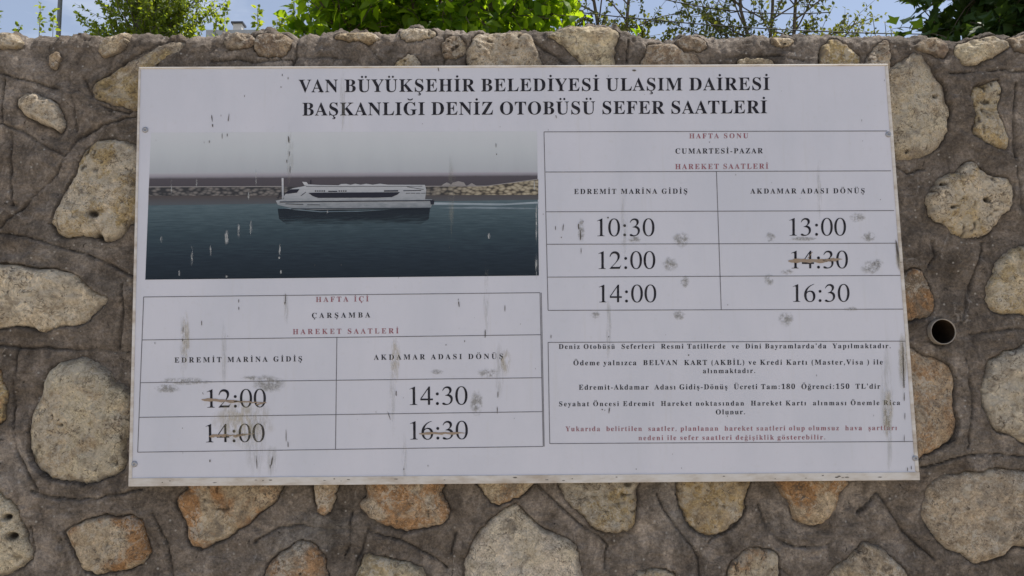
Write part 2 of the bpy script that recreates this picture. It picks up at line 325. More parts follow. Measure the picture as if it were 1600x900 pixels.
# outline in photograph pixels, base colour, patch colour, patch amount, proudness (m), holes
STONES = [
 ([(-30,47),(15,47),(25,57),(31,65),(25,73),(10,75),(-30,73)], YELLOW, TAN, .6, .015),
 ([(77,82),(90,80),(96,90),(91,100),(85,108),(77,105),(75,92)], BROWN, TAN, .7, .008),
 ([(153,68),(165,58),(185,54),(198,52),(197,65),(188,78),(176,85),(165,91),(155,86),(152,78)], TAN, CREAM, .6, .012),
 ([(143,140),(146,128),(165,118),(190,101),(215,90),(225,85),(250,68),(275,60),(290,62),(285,75),(262,86),(245,97),(245,130),(230,168),(217,172),(185,166),(160,159),(146,155)], YELLOW, GREY, .7, .006),
 ([(28,160),(35,147),(55,143),(65,152),(80,156),(93,168),(99,182),(97,197),(92,205),(84,199),(75,194),(60,190),(45,184),(33,172)], CREAM, WHITE, .7, .018),
 ([(84,340),(97,305),(107,287),(117,268),(125,247),(139,228),(152,219),(175,217),(200,222),(224,245),(228,330),(208,349),(187,369),(165,380),(150,373),(125,368),(107,370),(93,366),(84,353)], CREAM, YELLOW, .8, .022, [(151,336,9),(157,371,7),(138,374,6)]),
 ([(-40,415),(20,414),(50,417),(93,422),(118,428),(135,445),(157,459),(165,470),(150,487),(128,504),(100,511),(64,517),(45,511),(0,513),(-40,513)], PALE, BUFF, .4, .018),
 ([(-30,570),(0,575),(8,595),(10,620),(9,645),(4,660),(-30,662)], YELLOW, RUST, .6, .015),
 ([(99,565),(117,559),(141,560),(165,575),(181,595),(205,613),(212,665),(196,690),(197,721),(184,740),(149,752),(128,756),(91,751),(72,743),(57,729),(48,711),(47,660),(53,640),(64,618),(72,592),(82,575)], PALE, TAN, .55, .022, [(101,663,4),(182,723,5)]),
 ([(-40,760),(13,775),(29,793),(35,810),(40,830),(47,852),(44,878),(20,895),(-10,905),(-40,905)], PALE, CREAM, .5, .02, [(18,806,6),(25,836,6)]),
 ([(104,831),(125,815),(160,803),(192,804),(213,805),(227,820),(231,847),(237,865),(219,884),(187,893),(149,896),(128,885),(112,863)], BUFF, RUST, .8, .02),
 ([(272,783),(291,764),(300,742),(430,742),(437,775),(416,797),(373,828),(335,850),(315,857),(296,847),(283,810)], RUST, BUFF, .75, .016),
 ([(492,742),(528,742),(526,775),(517,795),(508,805),(497,803),(495,785)], BUFF, RUST, .5, .012),
 ([(560,788),(571,775),(580,742),(690,742),(692,770),(703,799),(696,815),(680,822),(645,829),(613,825),(581,810),(568,799)], BUFF, RUST, .7, .018),
 ([(748,742),(838,742),(826,765),(812,777),(784,787),(762,784),(752,768)], BUFF, RUST, .5, .012),
 ([(727,940),(724,900),(731,863),(749,831),(773,804),(790,793),(805,788),(815,793),(829,807),(848,825),(870,835),(886,842),(904,860),(908,887),(905,940)], WHITE, PALE, .5, .022),
 ([(412,935),(416,895),(429,873),(453,852),(469,844),(491,849),(507,865),(513,885),(519,910),(519,935)], GREY, RUST, .6, .018),
 ([(558,935),(565,873),(587,868),(613,872),(645,881),(664,895),(668,935)], CREAM, YELLOW, .6, .016),
 ([(878,742),(992,742),(994,770),(992,815),(984,827),(960,832),(936,828),(915,809),(893,793),(881,775)], GREY, YELLOW, .7, .014),
 ([(1062,742),(1167,742),(1164,775),(1157,809),(1131,831),(1109,838),(1091,831),(1072,815),(1065,799)], YELLOW, GREY, .5, .016),
 ([(1216,742),(1322,742),(1316,772),(1303,804),(1289,816),(1268,821),(1244,816),(1236,801),(1231,785),(1220,769)], RUST, CREAM, .55, .018),
 ([(1134,935),(1136,895),(1149,873),(1165,861),(1187,856),(1208,860),(1217,873),(1219,890),(1216,935)], CREAM, RUST, .5, .018),
 ([(984,940),(990,900),(1008,891),(1029,889),(1051,893),(1058,903),(1056,940)], TAN, YELLOW, .5, .014),
 ([(1290,940),(1297,893),(1313,879),(1335,863),(1348,847),(1365,850),(1391,868),(1409,884),(1421,900),(1424,940)], BUFF, GREY, .6, .016),
 ([(1443,804),(1447,770),(1463,750),(1500,737),(1540,733),(1575,734),(1640,752),(1640,845),(1585,857),(1564,873),(1527,880),(1500,868),(1476,855),(1460,839),(1449,826)], BUFF, GREY, .5, .022),
 ([(1405,548),(1447,557),(1470,561),(1487,574),(1492,601),(1490,638),(1495,665),(1490,682),(1473,697),(1447,710),(1410,715)], TAN, RUST, .45, .016),
 ([(1400,440),(1420,420),(1438,422),(1452,440),(1461,468),(1462,484),(1447,495),(1410,498)], BROWN, RUST, .6, .008),
 ([(1545,455),(1553,425),(1567,401),(1591,386),(1640,380),(1640,488),(1590,489),(1560,491),(1548,480)], CREAM, YELLOW, .6, .018),
 ([(1531,617),(1535,590),(1541,569),(1559,553),(1580,545),(1640,538),(1640,690),(1575,682),(1553,673),(1541,655),(1534,640)], PALE, GREY, .5, .02),
 ([(1449,307),(1460,289),(1471,276),(1497,266),(1513,250),(1529,261),(1545,273),(1575,278),(1585,297),(1583,323),(1566,338),(1545,363),(1516,371),(1495,369),(1479,350),(1460,339),(1452,323)], CREAM, YELLOW, .6, .022, [(1538,313,5),(1485,325,4),(1470,289,3)]),
 ([(1372,150),(1385,112),(1412,92),(1428,79),(1440,84),(1460,107),(1473,131),(1484,160),(1486,187),(1479,211),(1465,229),(1447,241),(1415,246),(1385,235)], CREAM, BUFF, .7, .022, [(1459,151,3),(1415,238,4)]),
 ([(1492,77),(1508,64),(1535,55),(1556,54),(1575,60),(1577,72),(1564,83),(1540,96),(1513,103),(1500,96)], CREAM, BUFF, .5, .022),
 ([(1521,142),(1535,131),(1559,125),(1562,149),(1557,173),(1568,197),(1576,229),(1564,232),(1545,227),(1529,216),(1520,204),(1523,184),(1519,160)], BUFF, YELLOW, .8, .012),
 ([(1207,59),(1225,57),(1240,58),(1243,66),(1230,72),(1212,71)], TAN, CREAM, .5, .014),
 ([(1281,80),(1288,64),(1305,59),(1322,66),(1338,80),(1347,92),(1335,112),(1283,112)], YELLOW, BROWN, .7, .01),
 ([(1353,97),(1364,76),(1380,62),(1389,66),(1387,112),(1352,112)], BROWN, TAN, .7, .012),
 ([(858,52),(885,40),(910,38),(935,39),(955,41),(967,49),(965,65),(962,90),(958,114),(917,114),(908,97),(885,74),(868,61)], CREAM, BUFF, .5, .014),
 ([(736,112),(734,64),(744,50),(773,47),(800,47),(815,48),(830,55),(838,75),(841,112)], BUFF, TAN, .6, .014),
 ([(1008,112),(1009,76),(1020,66),(1048,66),(1068,80),(1088,82),(1097,95),(1098,112)], TAN, BROWN, .6, .01),
 ([(1056,66),(1062,56),(1078,53),(1090,54),(1101,62),(1103,75),(1090,82),(1070,78)], BROWN, GREY, .6, .012),
 ([(622,56),(624,44),(645,42),(662,43),(678,47),(680,55),(660,63),(635,63)], CREAM, WHITE, .6, .02),
 ([(610,108),(625,90),(640,82),(652,88),(660,108),(655,114),(612,114)], BUFF, YELLOW, .5, .01),
 ([(522,58),(540,50),(570,49),(592,55),(586,63),(575,69),(562,66),(540,63)], TAN, CREAM, .6, .018),
 ([(346,62),(356,52),(375,49),(394,55),(400,66),(385,76),(356,76)], BROWN, GREY, .5, .02),
 ([(396,72),(402,54),(420,47),(445,51),(456,60),(450,80),(430,90),(405,86)], BROWN, TAN, .6, .02),
 ([(1432,72),(1446,59),(1468,58),(1480,66),(1483,80),(1475,90),(1455,86)], BROWN, TAN, .6, .016),
 ([(1578,64),(1592,53),(1640,50),(1640,80),(1590,81)], BROWN, TAN, .5, .016),
 ([(690,70),(700,56),(716,54),(728,66),(726,84),(706,90),(692,84)], GREY, BROWN, .6, .008),
 ([(1150,100),(1162,91),(1185,89),(1205,95),(1212,112),(1150,112)], BUFF, TAN, .5, .008),
]
GROOVES = [[(-20,110),(0,114),(40,124),(88,137)], [(5,123),(2,160),(4,190)], [(-20,186),(0,193),(35,205),(69,227),(100,243)],
 [(19,208),(17,237),(17,287),(21,321)], [(216,181),(173,189),(139,203),(117,221),(106,238),(101,250),(91,271),(53,308),(24,337),(-20,367)],
 [(106,122),(109,140),(113,160),(117,205)], [(131,124),(141,149)], [(150,160),(165,167),(197,174),(214,168)],
 [(-20,362),(11,365),(67,376),(91,385),(133,396),(171,412),(210,433)], [(160,121),(186,104),(213,86),(240,70),(267,60)],
 [(-20,537),(0,539),(40,543),(112,545),(206,550)], [(192,445),(189,507),(184,544)], [(51,767),(88,777),(128,781),(171,775),(222,764)],
 [(46,822),(50,840),(52,863)], [(400,848),(435,823),(467,820),(520,829),(571,828),(627,844),(656,860),(682,874),(700,890)],
 [(549,800),(545,852),(539,868)], [(575,826),(563,865),(556,885)], [(712,833),(707,866)], [(840,757),(875,791),(907,820),(939,841),(949,852),(944,890)],
 [(1026,772),(1036,795),(1051,817),(1066,836),(1083,857),(1091,873),(1091,920)], [(1167,790),(1147,823),(1125,834),(1105,846)],
 [(1186,790),(1199,823),(1217,844),(1241,855),(1281,855),(1310,846)], [(1343,803),(1360,786),(1375,772),(1393,799),(1415,831),(1436,852),(1463,875)],
 [(1441,731),(1468,723),(1500,713),(1540,708),(1580,712),(1630,714)], [(1484,116),(1513,114),(1561,109),(1630,114)],
 [(1516,523),(1535,520),(1553,518),(1630,511)], [(400,97),(430,94),(456,92)], [(463,56),(462,80),(459,103)], [(461,90),(507,88),(549,94)],
 [(981,61),(980,100)], [(966,62),(962,90)], [(1136,91),(1160,86),(1190,85),(1220,87),(1257,96)], [(827,59),(850,75),(872,88),(885,102)],
 [(1588,132),(1584,180),(1588,245)], [(1458,376),(1462,398),(1440,430)], [(1505,505),(1512,470),(1540,380)], [(700,62),(694,98)],
 [(1510,560),(1518,640),(1510,700)], [(240,800),(262,850),(270,905)], [(596,96),(580,76),(572,68)], [(30,540),(20,610),(26,700),(60,765)],
 [(1395,255),(1420,270),(1446,262)], [(1590,260),(1600,330)], [(330,95),(370,92),(395,98)], [(1210,880),(1240,905)]]
TOPLINE = [(-60,50),(0,50),(25,50),(40,55),(75,56),(100,53),(130,54),(155,58),(170,55),(200,50),(230,50),(245,52),(270,58),(300,58),(330,60),(345,53),(370,49),(395,52),(420,45),(445,49),(465,56),(510,54),(530,49),(575,48),(600,54),(620,52),(624,44),(660,42),(678,43),(690,47),(720,46),(735,49),(775,46),(815,46),(850,48),(866,45),(885,40),(930,38),(960,40),(972,50),(990,53),(1008,60),(1050,62),(1062,54),(1090,53),(1105,57),(1150,55),(1200,56),(1250,56),(1270,52),(1300,55),(1345,56),(1365,52),(1382,50),(1395,54),(1430,54),(1450,55),(1480,62),(1500,65),(1530,55),(1556,54),(1578,58),(1600,50),(1660,50)]
_pp = at(1474, 518, -0.02)
PIPE_C, PIPE_R = (_pp.x, _pp.z), 19.6*2.6/FPX*1.03

def smooth_outline(pts, n):
    P = np.array(pts, float); K = len(P)
    out = []
    for i in range(K):
        p0, p1, p2, p3 = P[i-1], P[i], P[(i+1) % K], P[(i+2) % K]
        for t in np.linspace(0, 1, 12, endpoint=False):
            out.append(0.5*((2*p1)+(-p0+p2)*t*1.0+(2*p0-5*p1+4*p2-p3)*t*t+(-p0+3*p1-3*p2+p3)*t**3))
    Q = np.array(out)
    d = np.r_[0, np.cumsum(np.linalg.norm(np.diff(np.vstack([Q, Q[:1]]), axis=0), axis=1))]
    s = np.linspace(0, d[-1], n, endpoint=False)
    Qc = np.vstack([Q, Q[:1]])
    return np.c_[np.interp(s, d, Qc[:, 0]), np.interp(s, d, Qc[:, 1])]

def outline_world(pts, seed, n=132):
    Q = smooth_outline([wall_xz(p) for p in pts], n)
    c = Q.mean(0)
    d = Q-c; r = np.linalg.norm(d, axis=1)
    k = fbm(Q[:, 0]*24, Q[:, 1]*24, 5, seed, .62)*0.0052 + fbm(Q[:, 0]*95, Q[:, 1]*95, 2, seed+5)*0.0022
    return Q + d/r[:, None]*k[:, None]

STONE_LABEL = {5: 'large cream stone with a dark hole, left of the sign', 8: 'tall pale stone at the lower left of the sign', 10: 'half cream half orange stone near the bottom left corner',
 11: 'orange brown stone under the left end of the sign', 15: 'whitish pointed stone below the middle of the sign', 20: 'rusty stone under the right end of the sign',
 29: 'eight sided cream stone with two dark holes', 30: 'drop shaped cream stone at the upper right corner of the sign', 24: 'broad pitted tan stone at the lower right'}

wall = empty('stone_wall', (0, 0.25, 0), 'rubble stone garden wall with rough grey mortar joints behind the white sign', 'wall')

rs = random.Random(4)
outl = [outline_world(s[0], 11*i+3) for i, s in enumerate(STONES)]
specs = [(s[1], s[2], s[3], s[4], s[5] if len(s) > 5 else []) for s in STONES]
# a few more stones beyond the edges of the photograph, so the wall carries on
for (cx, cz, w, h) in [(-2.05,2.35,.16,.12),(-2.15,1.95,.2,.15),(-2.0,1.45,.14,.2),(-2.35,1.65,.17,.13),(-2.5,2.25,.18,.14),(-2.3,1.2,.2,.13),(-2.75,1.9,.19,.16),
                       (2.1,2.4,.17,.14),(2.05,2.0,.13,.17),(2.3,1.7,.2,.14),(2.1,1.3,.16,.12),(2.5,2.2,.18,.16),(2.65,1.6,.17,.14),(2.45,1.15,.2,.14),
                       (-1.3,.62,.2,.13),(-.75,.7,.17,.12),(-.1,.58,.21,.14),(.55,.68,.16,.13),(1.15,.6,.2,.14),(1.75,.72,.17,.13)]:
    a = np.linspace(0, 2*np.pi, 12, endpoint=False)
    rr = np.array([rs.uniform(.78, 1.12) for _ in a])
    Q = smooth_outline(np.c_[cx+w*.8*rr*np.cos(a), cz+h*.8*rr*np.sin(a)], 132)
    outl.append(Q); specs.append((rs.choice([PALE, CREAM, BUFF, TAN, GREY]), rs.choice([RUST, YELLOW, GREY]), .5, .018, []))

TLp = [at(p[0], p[1], 0.045) for p in TOPLINE]
TLx = np.array([p.x for p in TLp]); TLz = np.array([p.z for p in TLp])
ZR = TLz[-1]
def ztop(x):
    z = np.interp(x, TLx, TLz)
    return z + 0.0055*fbm(x*40, x*0+3.3, 4, 21) + 0.003*fbm(x*160, x*0, 2, 5)

fine = np.arange(-1.86, 1.8601, 0.005)
co = 1.86 + np.cumsum(0.006*1.12**np.arange(1, 45)); co = co[co < 12]
xs = np.r_[-co[::-1], fine, co]
lowz = np.array([-0.1, 0.25, 0.5, 0.7, 0.82])
sfr = np.linspace(0, 1, 372)
X = np.repeat(xs[None, :], len(lowz)+len(sfr), 0)
zt = ztop(xs)
Z = np.vstack([np.repeat(lowz[:, None], len(xs), 1), 0.9 + sfr[:, None]*(zt[None, :]-0.9)])
rel = 0.011*fbm(X*3.2, Z*3.2, 3, 40) + 0.0062*fbm(X*11, Z*11, 4, 41) + 0.0030*fbm(X*42, Z*42, 3, 42, .6)
rel = rel - 0.006*np.clip((vnoise(X*26, Z*26, 0, 46)-.45)*3, 0, 1)*np.clip(vnoise(X*4, Z*4, 0, 47)+.4, 0, 1)
groove = np.zeros_like(X)

def seg_dist(Px, Pz, pts, closed):
    d = np.full(Px.shape, 9.0)
    n = len(pts)
    for i in range(n if closed else n-1):
        a, b_ = np.array(pts[i]), np.array(pts[(i+1) % n])
        ab = b_-a; l2 = max(ab@ab, 1e-12)
        t = np.clip(((Px-a[0])*ab[0]+(Pz-a[1])*ab[1])/l2, 0, 1)
        d = np.minimum(d, np.hypot(Px-a[0]-t*ab[0], Pz-a[1]-t*ab[1]))
    return d

def inside(Px, Pz, pts):
    r = np.zeros(Px.shape, bool); n = len(pts); j = n-1
    for i in range(n):
        xi, zi, xj, zj = *pts[i], *pts[j]
        cnd = ((zi > Pz) != (zj > Pz))
        if abs(zj-zi) > 1e-12:
            r ^= cnd & (Px < (xj-xi)*(Pz-zi)/(zj-zi)+xi)
        j = i
    return r

for gi, g in enumerate(GROOVES):
    pts = [wall_xz(p) for p in g]
    pa = np.array(pts)
    m = (X > pa[:, 0].min()-.04) & (X < pa[:, 0].max()+.04) & (Z > pa[:, 1].min()-.04) & (Z < pa[:, 1].max()+.04)
    if not m.any(): continue
    wob = 0.0035*fbm(X[m]*26, Z[m]*26, 4, 70+gi)
    d = np.abs(seg_dist(X[m]+wob, Z[m]-wob, pts, False))
    wdt = 0.0040*(0.8+0.6*vnoise(X[m]*9, Z[m]*9, 0, 80+gi))
    p = np.exp(-(d/np.maximum(wdt, .0026))**2)*np.clip(0.95+0.7*vnoise(X[m]*14, Z[m]*14, 0, 90+gi), .25, 1)
    rel[m] -= 0.011*p
    groove[m] = np.maximum(groove[m], p)
for oi_, Q in enumerate(outl):
    m = (X > Q[:, 0].min()-.03) & (X < Q[:, 0].max()+.03) & (Z > Q[:, 1].min()-.03) & (Z < Q[:, 1].max()+.03)
    if not m.any(): continue
    xm, zm = X[m], Z[m]
    sub = Q[::2]
    d = seg_dist(xm, zm, sub, True); ins = inside(xm, zm, sub)
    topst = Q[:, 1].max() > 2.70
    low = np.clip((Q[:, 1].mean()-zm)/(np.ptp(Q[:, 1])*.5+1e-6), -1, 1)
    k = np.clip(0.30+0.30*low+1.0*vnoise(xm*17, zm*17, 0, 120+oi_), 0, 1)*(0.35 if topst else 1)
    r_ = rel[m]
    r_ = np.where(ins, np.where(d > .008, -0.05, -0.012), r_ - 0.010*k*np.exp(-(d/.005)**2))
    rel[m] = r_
    groove[m] = np.maximum(groove[m], np.where(ins, .55, 0.9*k*np.exp(-(d/.0050)**2)))  # contact shade painted along stone edges, stronger on their lower side
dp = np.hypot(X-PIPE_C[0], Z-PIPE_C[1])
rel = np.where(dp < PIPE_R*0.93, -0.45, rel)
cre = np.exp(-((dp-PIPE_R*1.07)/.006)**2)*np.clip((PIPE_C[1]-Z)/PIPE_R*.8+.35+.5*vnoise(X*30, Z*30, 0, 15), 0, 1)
groove = np.maximum(groove, cre); rel = np.where(rel > -.04, rel-.008*cre, rel)  # shade below the pipe painted into the mortar colour
# round the top arris
edge = np.clip((zt[None, :]-Z)/0.058, 0, 1)
rel = np.where(rel > -0.04, rel + 0.008*fbm(X*38, Z*38, 3, 33, .6)*np.clip(1-(zt[None, :]-Z)/0.10, 0, 1), rel)
rel = np.where(rel > -0.04, rel - (0.046+0.014*vnoise(X*22, Z*22, 0, 31))*(1-edge)**2, rel)
Yf = -rel
rowsX, rowsY, rowsZ, rowsG = [X], [Yf], [Z], [groove]
for q, yb in enumerate([0.085, 0.10, 0.12, 0.15, 0.19, 0.24, 0.31, 0.39, 0.46]):
    zz = zt + 0.012*fbm(xs*9, xs*0+yb*9, 4, 60)*min(1, (yb-.06)*12) + 0.0015*fbm(xs*60, xs*0+yb*60, 2, 61)
    rowsX.append(xs[None, :]); rowsY.append(np.full((1, len(xs)), yb)); rowsZ.append(zz[None, :]); rowsG.append(np.zeros((1, len(xs))))
rowsX.append(xs[None, :]); rowsY.append(np.full((1, len(xs)), 0.5)); rowsZ.append(np.full((1, len(xs)), 2.2)); rowsG.append(np.zeros((1, len(xs))))
GX, GY, GZ, GG = (np.vstack(r) for r in (rowsX, rowsY, rowsZ, rowsG))
nr, nc = GX.shape
idx = np.arange(nr*nc).reshape(nr, nc)
faces = np.stack([idx[:-1, :-1], idx[:-1, 1:], idx[1:, 1:], idx[1:, :-1]], -1).reshape(-1, 4)
me = np_mesh('mortar', np.stack([GX, GY, GZ], -1).reshape(-1, 3), faces)
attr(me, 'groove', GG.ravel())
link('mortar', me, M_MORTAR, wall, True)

def build_stone(i, Q, base, tint, amt, proud, holes):
    n, M = len(Q), 30
    c = Q.mean(0)
    ts = np.r_[np.linspace(0.0, 0.86, M-10), 0.885, 0.91, 0.93, 0.95, 0.965, 0.978, 0.988, 0.995, 1.0]
    sz = math.sqrt(max(1e-6, np.ptp(Q[:, 0])*np.ptp(Q[:, 1])))
    V, rim, pit = [], [], []
    top = Q[:, 1].max() > 2.70
    if top: proud *= .45
    r0 = .58 if top else .82
    tilt = (rs.uniform(-.06, .06), rs.uniform(-.10, .10))
    for t in ts:
        P = c + (Q-c)*t
        h = proud*(1-t**7) - 0.014*t**22
        h = h + (fbm(P[:, 0]*8, P[:, 1]*8, 4, 300+i, .58)*0.0085 + fbm(P[:, 0]*42, P[:, 1]*42, 3, 500+i, .6)*0.0030)*(1-.5*t**8)
        h = h + (P[:, 0]-c[0])*tilt[0]*(1-t**6) + (P[:, 1]-c[1])*tilt[1]*(1-t**6)
        pz = np.clip((vnoise(P[:, 0]*75, P[:, 1]*75, 0, 700+i)-0.62)*5, 0, 1)*np.clip(vnoise(P[:, 0]*9, P[:, 1]*9, 0, 800+i)+.35, 0, 1)
        h = h - 0.006*pz
        pq = 0.75*pz
        for (hx, hy, hr) in holes:
            w = wall_xz((hx, hy)); rad = hr*2.6/FPX
            dd = np.hypot((P[:, 0]-w[0]), (P[:, 1]-w[1])*1.3) + 0.004*vnoise(P[:, 0]*60, P[:, 1]*60, 0, 9)
            g_ = np.exp(-(dd/rad)**4)
            h = h - 0.02*g_; pq = np.maximum(pq, g_)
        if top: h = h - (0.046+0.014*vnoise(P[:, 0]*22, P[:, 1]*22, 0, 31))*(1-np.clip((np.interp(P[:, 0], TLx, TLz)+.004-P[:, 1])/.058, 0, 1))**2 + 0.008*fbm(P[:, 0]*38, P[:, 1]*38, 3, 33, .6)*np.clip(1-(np.interp(P[:, 0], TLx, TLz)-P[:, 1])/.10, 0, 1)*(1-t**6)
        V.append(np.c_[P[:, 0], -h, P[:, 1]]); pit.append(pq)
        rim.append(np.clip((t-r0)/(1-r0)*1.15 + .5*fbm(P[:, 0]*20, P[:, 1]*20, 3, 900+i) - .55, 0, 1) + np.zeros(n))
    back = 0.05 if Q[:, 1].max() < 2.6 else 0.16
    V.append(np.c_[Q[:, 0], V[-1][:, 1]+.03, Q[:, 1]]); V.append(np.c_[c[0]+(Q[:, 0]-c[0])*.9, np.full(n, back), c[1]+(Q[:, 1]-c[1])*.9])
    rim += [np.ones(n)]*2; pit += [np.zeros(n)]*2
    R = len(V)
    id_ = np.arange(R*n).reshape(R, n)
    nxt = np.roll(id_, -1, 1)
    f = np.stack([id_[:-1], nxt[:-1], nxt[1:], id_[1:]], -1).reshape(-1, 4)
    f = f[n:]                                    # the innermost ring is a point: close it with one polygon
    VV = np.vstack(V)
    me = np_mesh('stone', VV[n:] if False else VV, f)
    bmcap = [list(map(int, id_[1]))]
    attr(me, 'rim', np.concatenate(rim)); attr(me, 'pit', np.concatenate(pit))
    import bmesh
    bm = bmesh.new(); bm.from_mesh(me); bm.verts.ensure_lookup_table()
    ctr = bm.verts[0]
    for k in range(n):
        bm.faces.new((ctr, bm.verts[n+k], bm.verts[n+(k+1) % n]))
    bm.faces.new([bm.verts[(R-1)*n+k] for k in range(n)])
    bmesh.ops.delete(bm, geom=[bm.verts[k] for k in range(1, n)], context='VERTS')
    bmesh.ops.recalc_face_normals(bm, faces=bm.faces)
    bm.to_mesh(me); bm.free()
    o = link('stone', me, M_STONE, wall, True)
    v = rs.uniform(.92, 1.08)
    o.color = (base[0]*v, base[1]*v*rs.uniform(.98, 1.02), base[2]*v*rs.uniform(.96, 1.04), 1)
    o['tint'] = list(tint); o['patch'] = float(amt)
    if i in STONE_LABEL: o['label'] = STONE_LABEL[i]
for i, (Q, sp) in enumerate(zip(outl, specs)):
    build_stone(i, Q, *sp)

# plastic drain pipe built into the wall
M_PIPE = plain('grey_pvc', (0.32, 0.28, 0.235), 0.55, 0.4, 0.25, 30)
def lathe_y(profile, cx, cz, n=48):
    V, F = [], []
    for (r, y) in profile:
        for k in range(n):
            a = 2*math.pi*k/n; V.append((cx+r*math.cos(a), y, cz+r*math.sin(a)))
    for j in range(len(profile)-1):
        for k in range(n):
            F.append((j*n+k, j*n+(k+1) % n, (j+1)*n+(k+1) % n, (j+1)*n+k))
    return V, F
R0 = PIPE_R
M_PIPEIN = plain('rusty_shaded_bore', (0.030, 0.020, 0.013), 0.95, 0.1, 0.5, 30)  # rust plus the shade of the bore, painted in as near black
V, F = lathe_y([(R0, .30), (R0, -.018), (R0*.99, -.0205), (R0*.955, -.022), (R0*.93, -.0205), (R0*.92, -.018), (R0*.92, -.012), (R0*.92, .42), (0.001, .42)], *PIPE_C)
po = link('drain_pipe', np_mesh('drain_pipe', V, F), [M_PIPE, M_PIPEIN], wall, True)
for pl in po.data.polygons:
    c_ = pl.center; rr_ = math.hypot(c_.x-PIPE_C[0], c_.z-PIPE_C[1])
    if rr_ < R0*.928 and c_.y > -.0175: pl.material_index = 1
tag(po, 'grey plastic drain pipe end sticking out of the mortar')

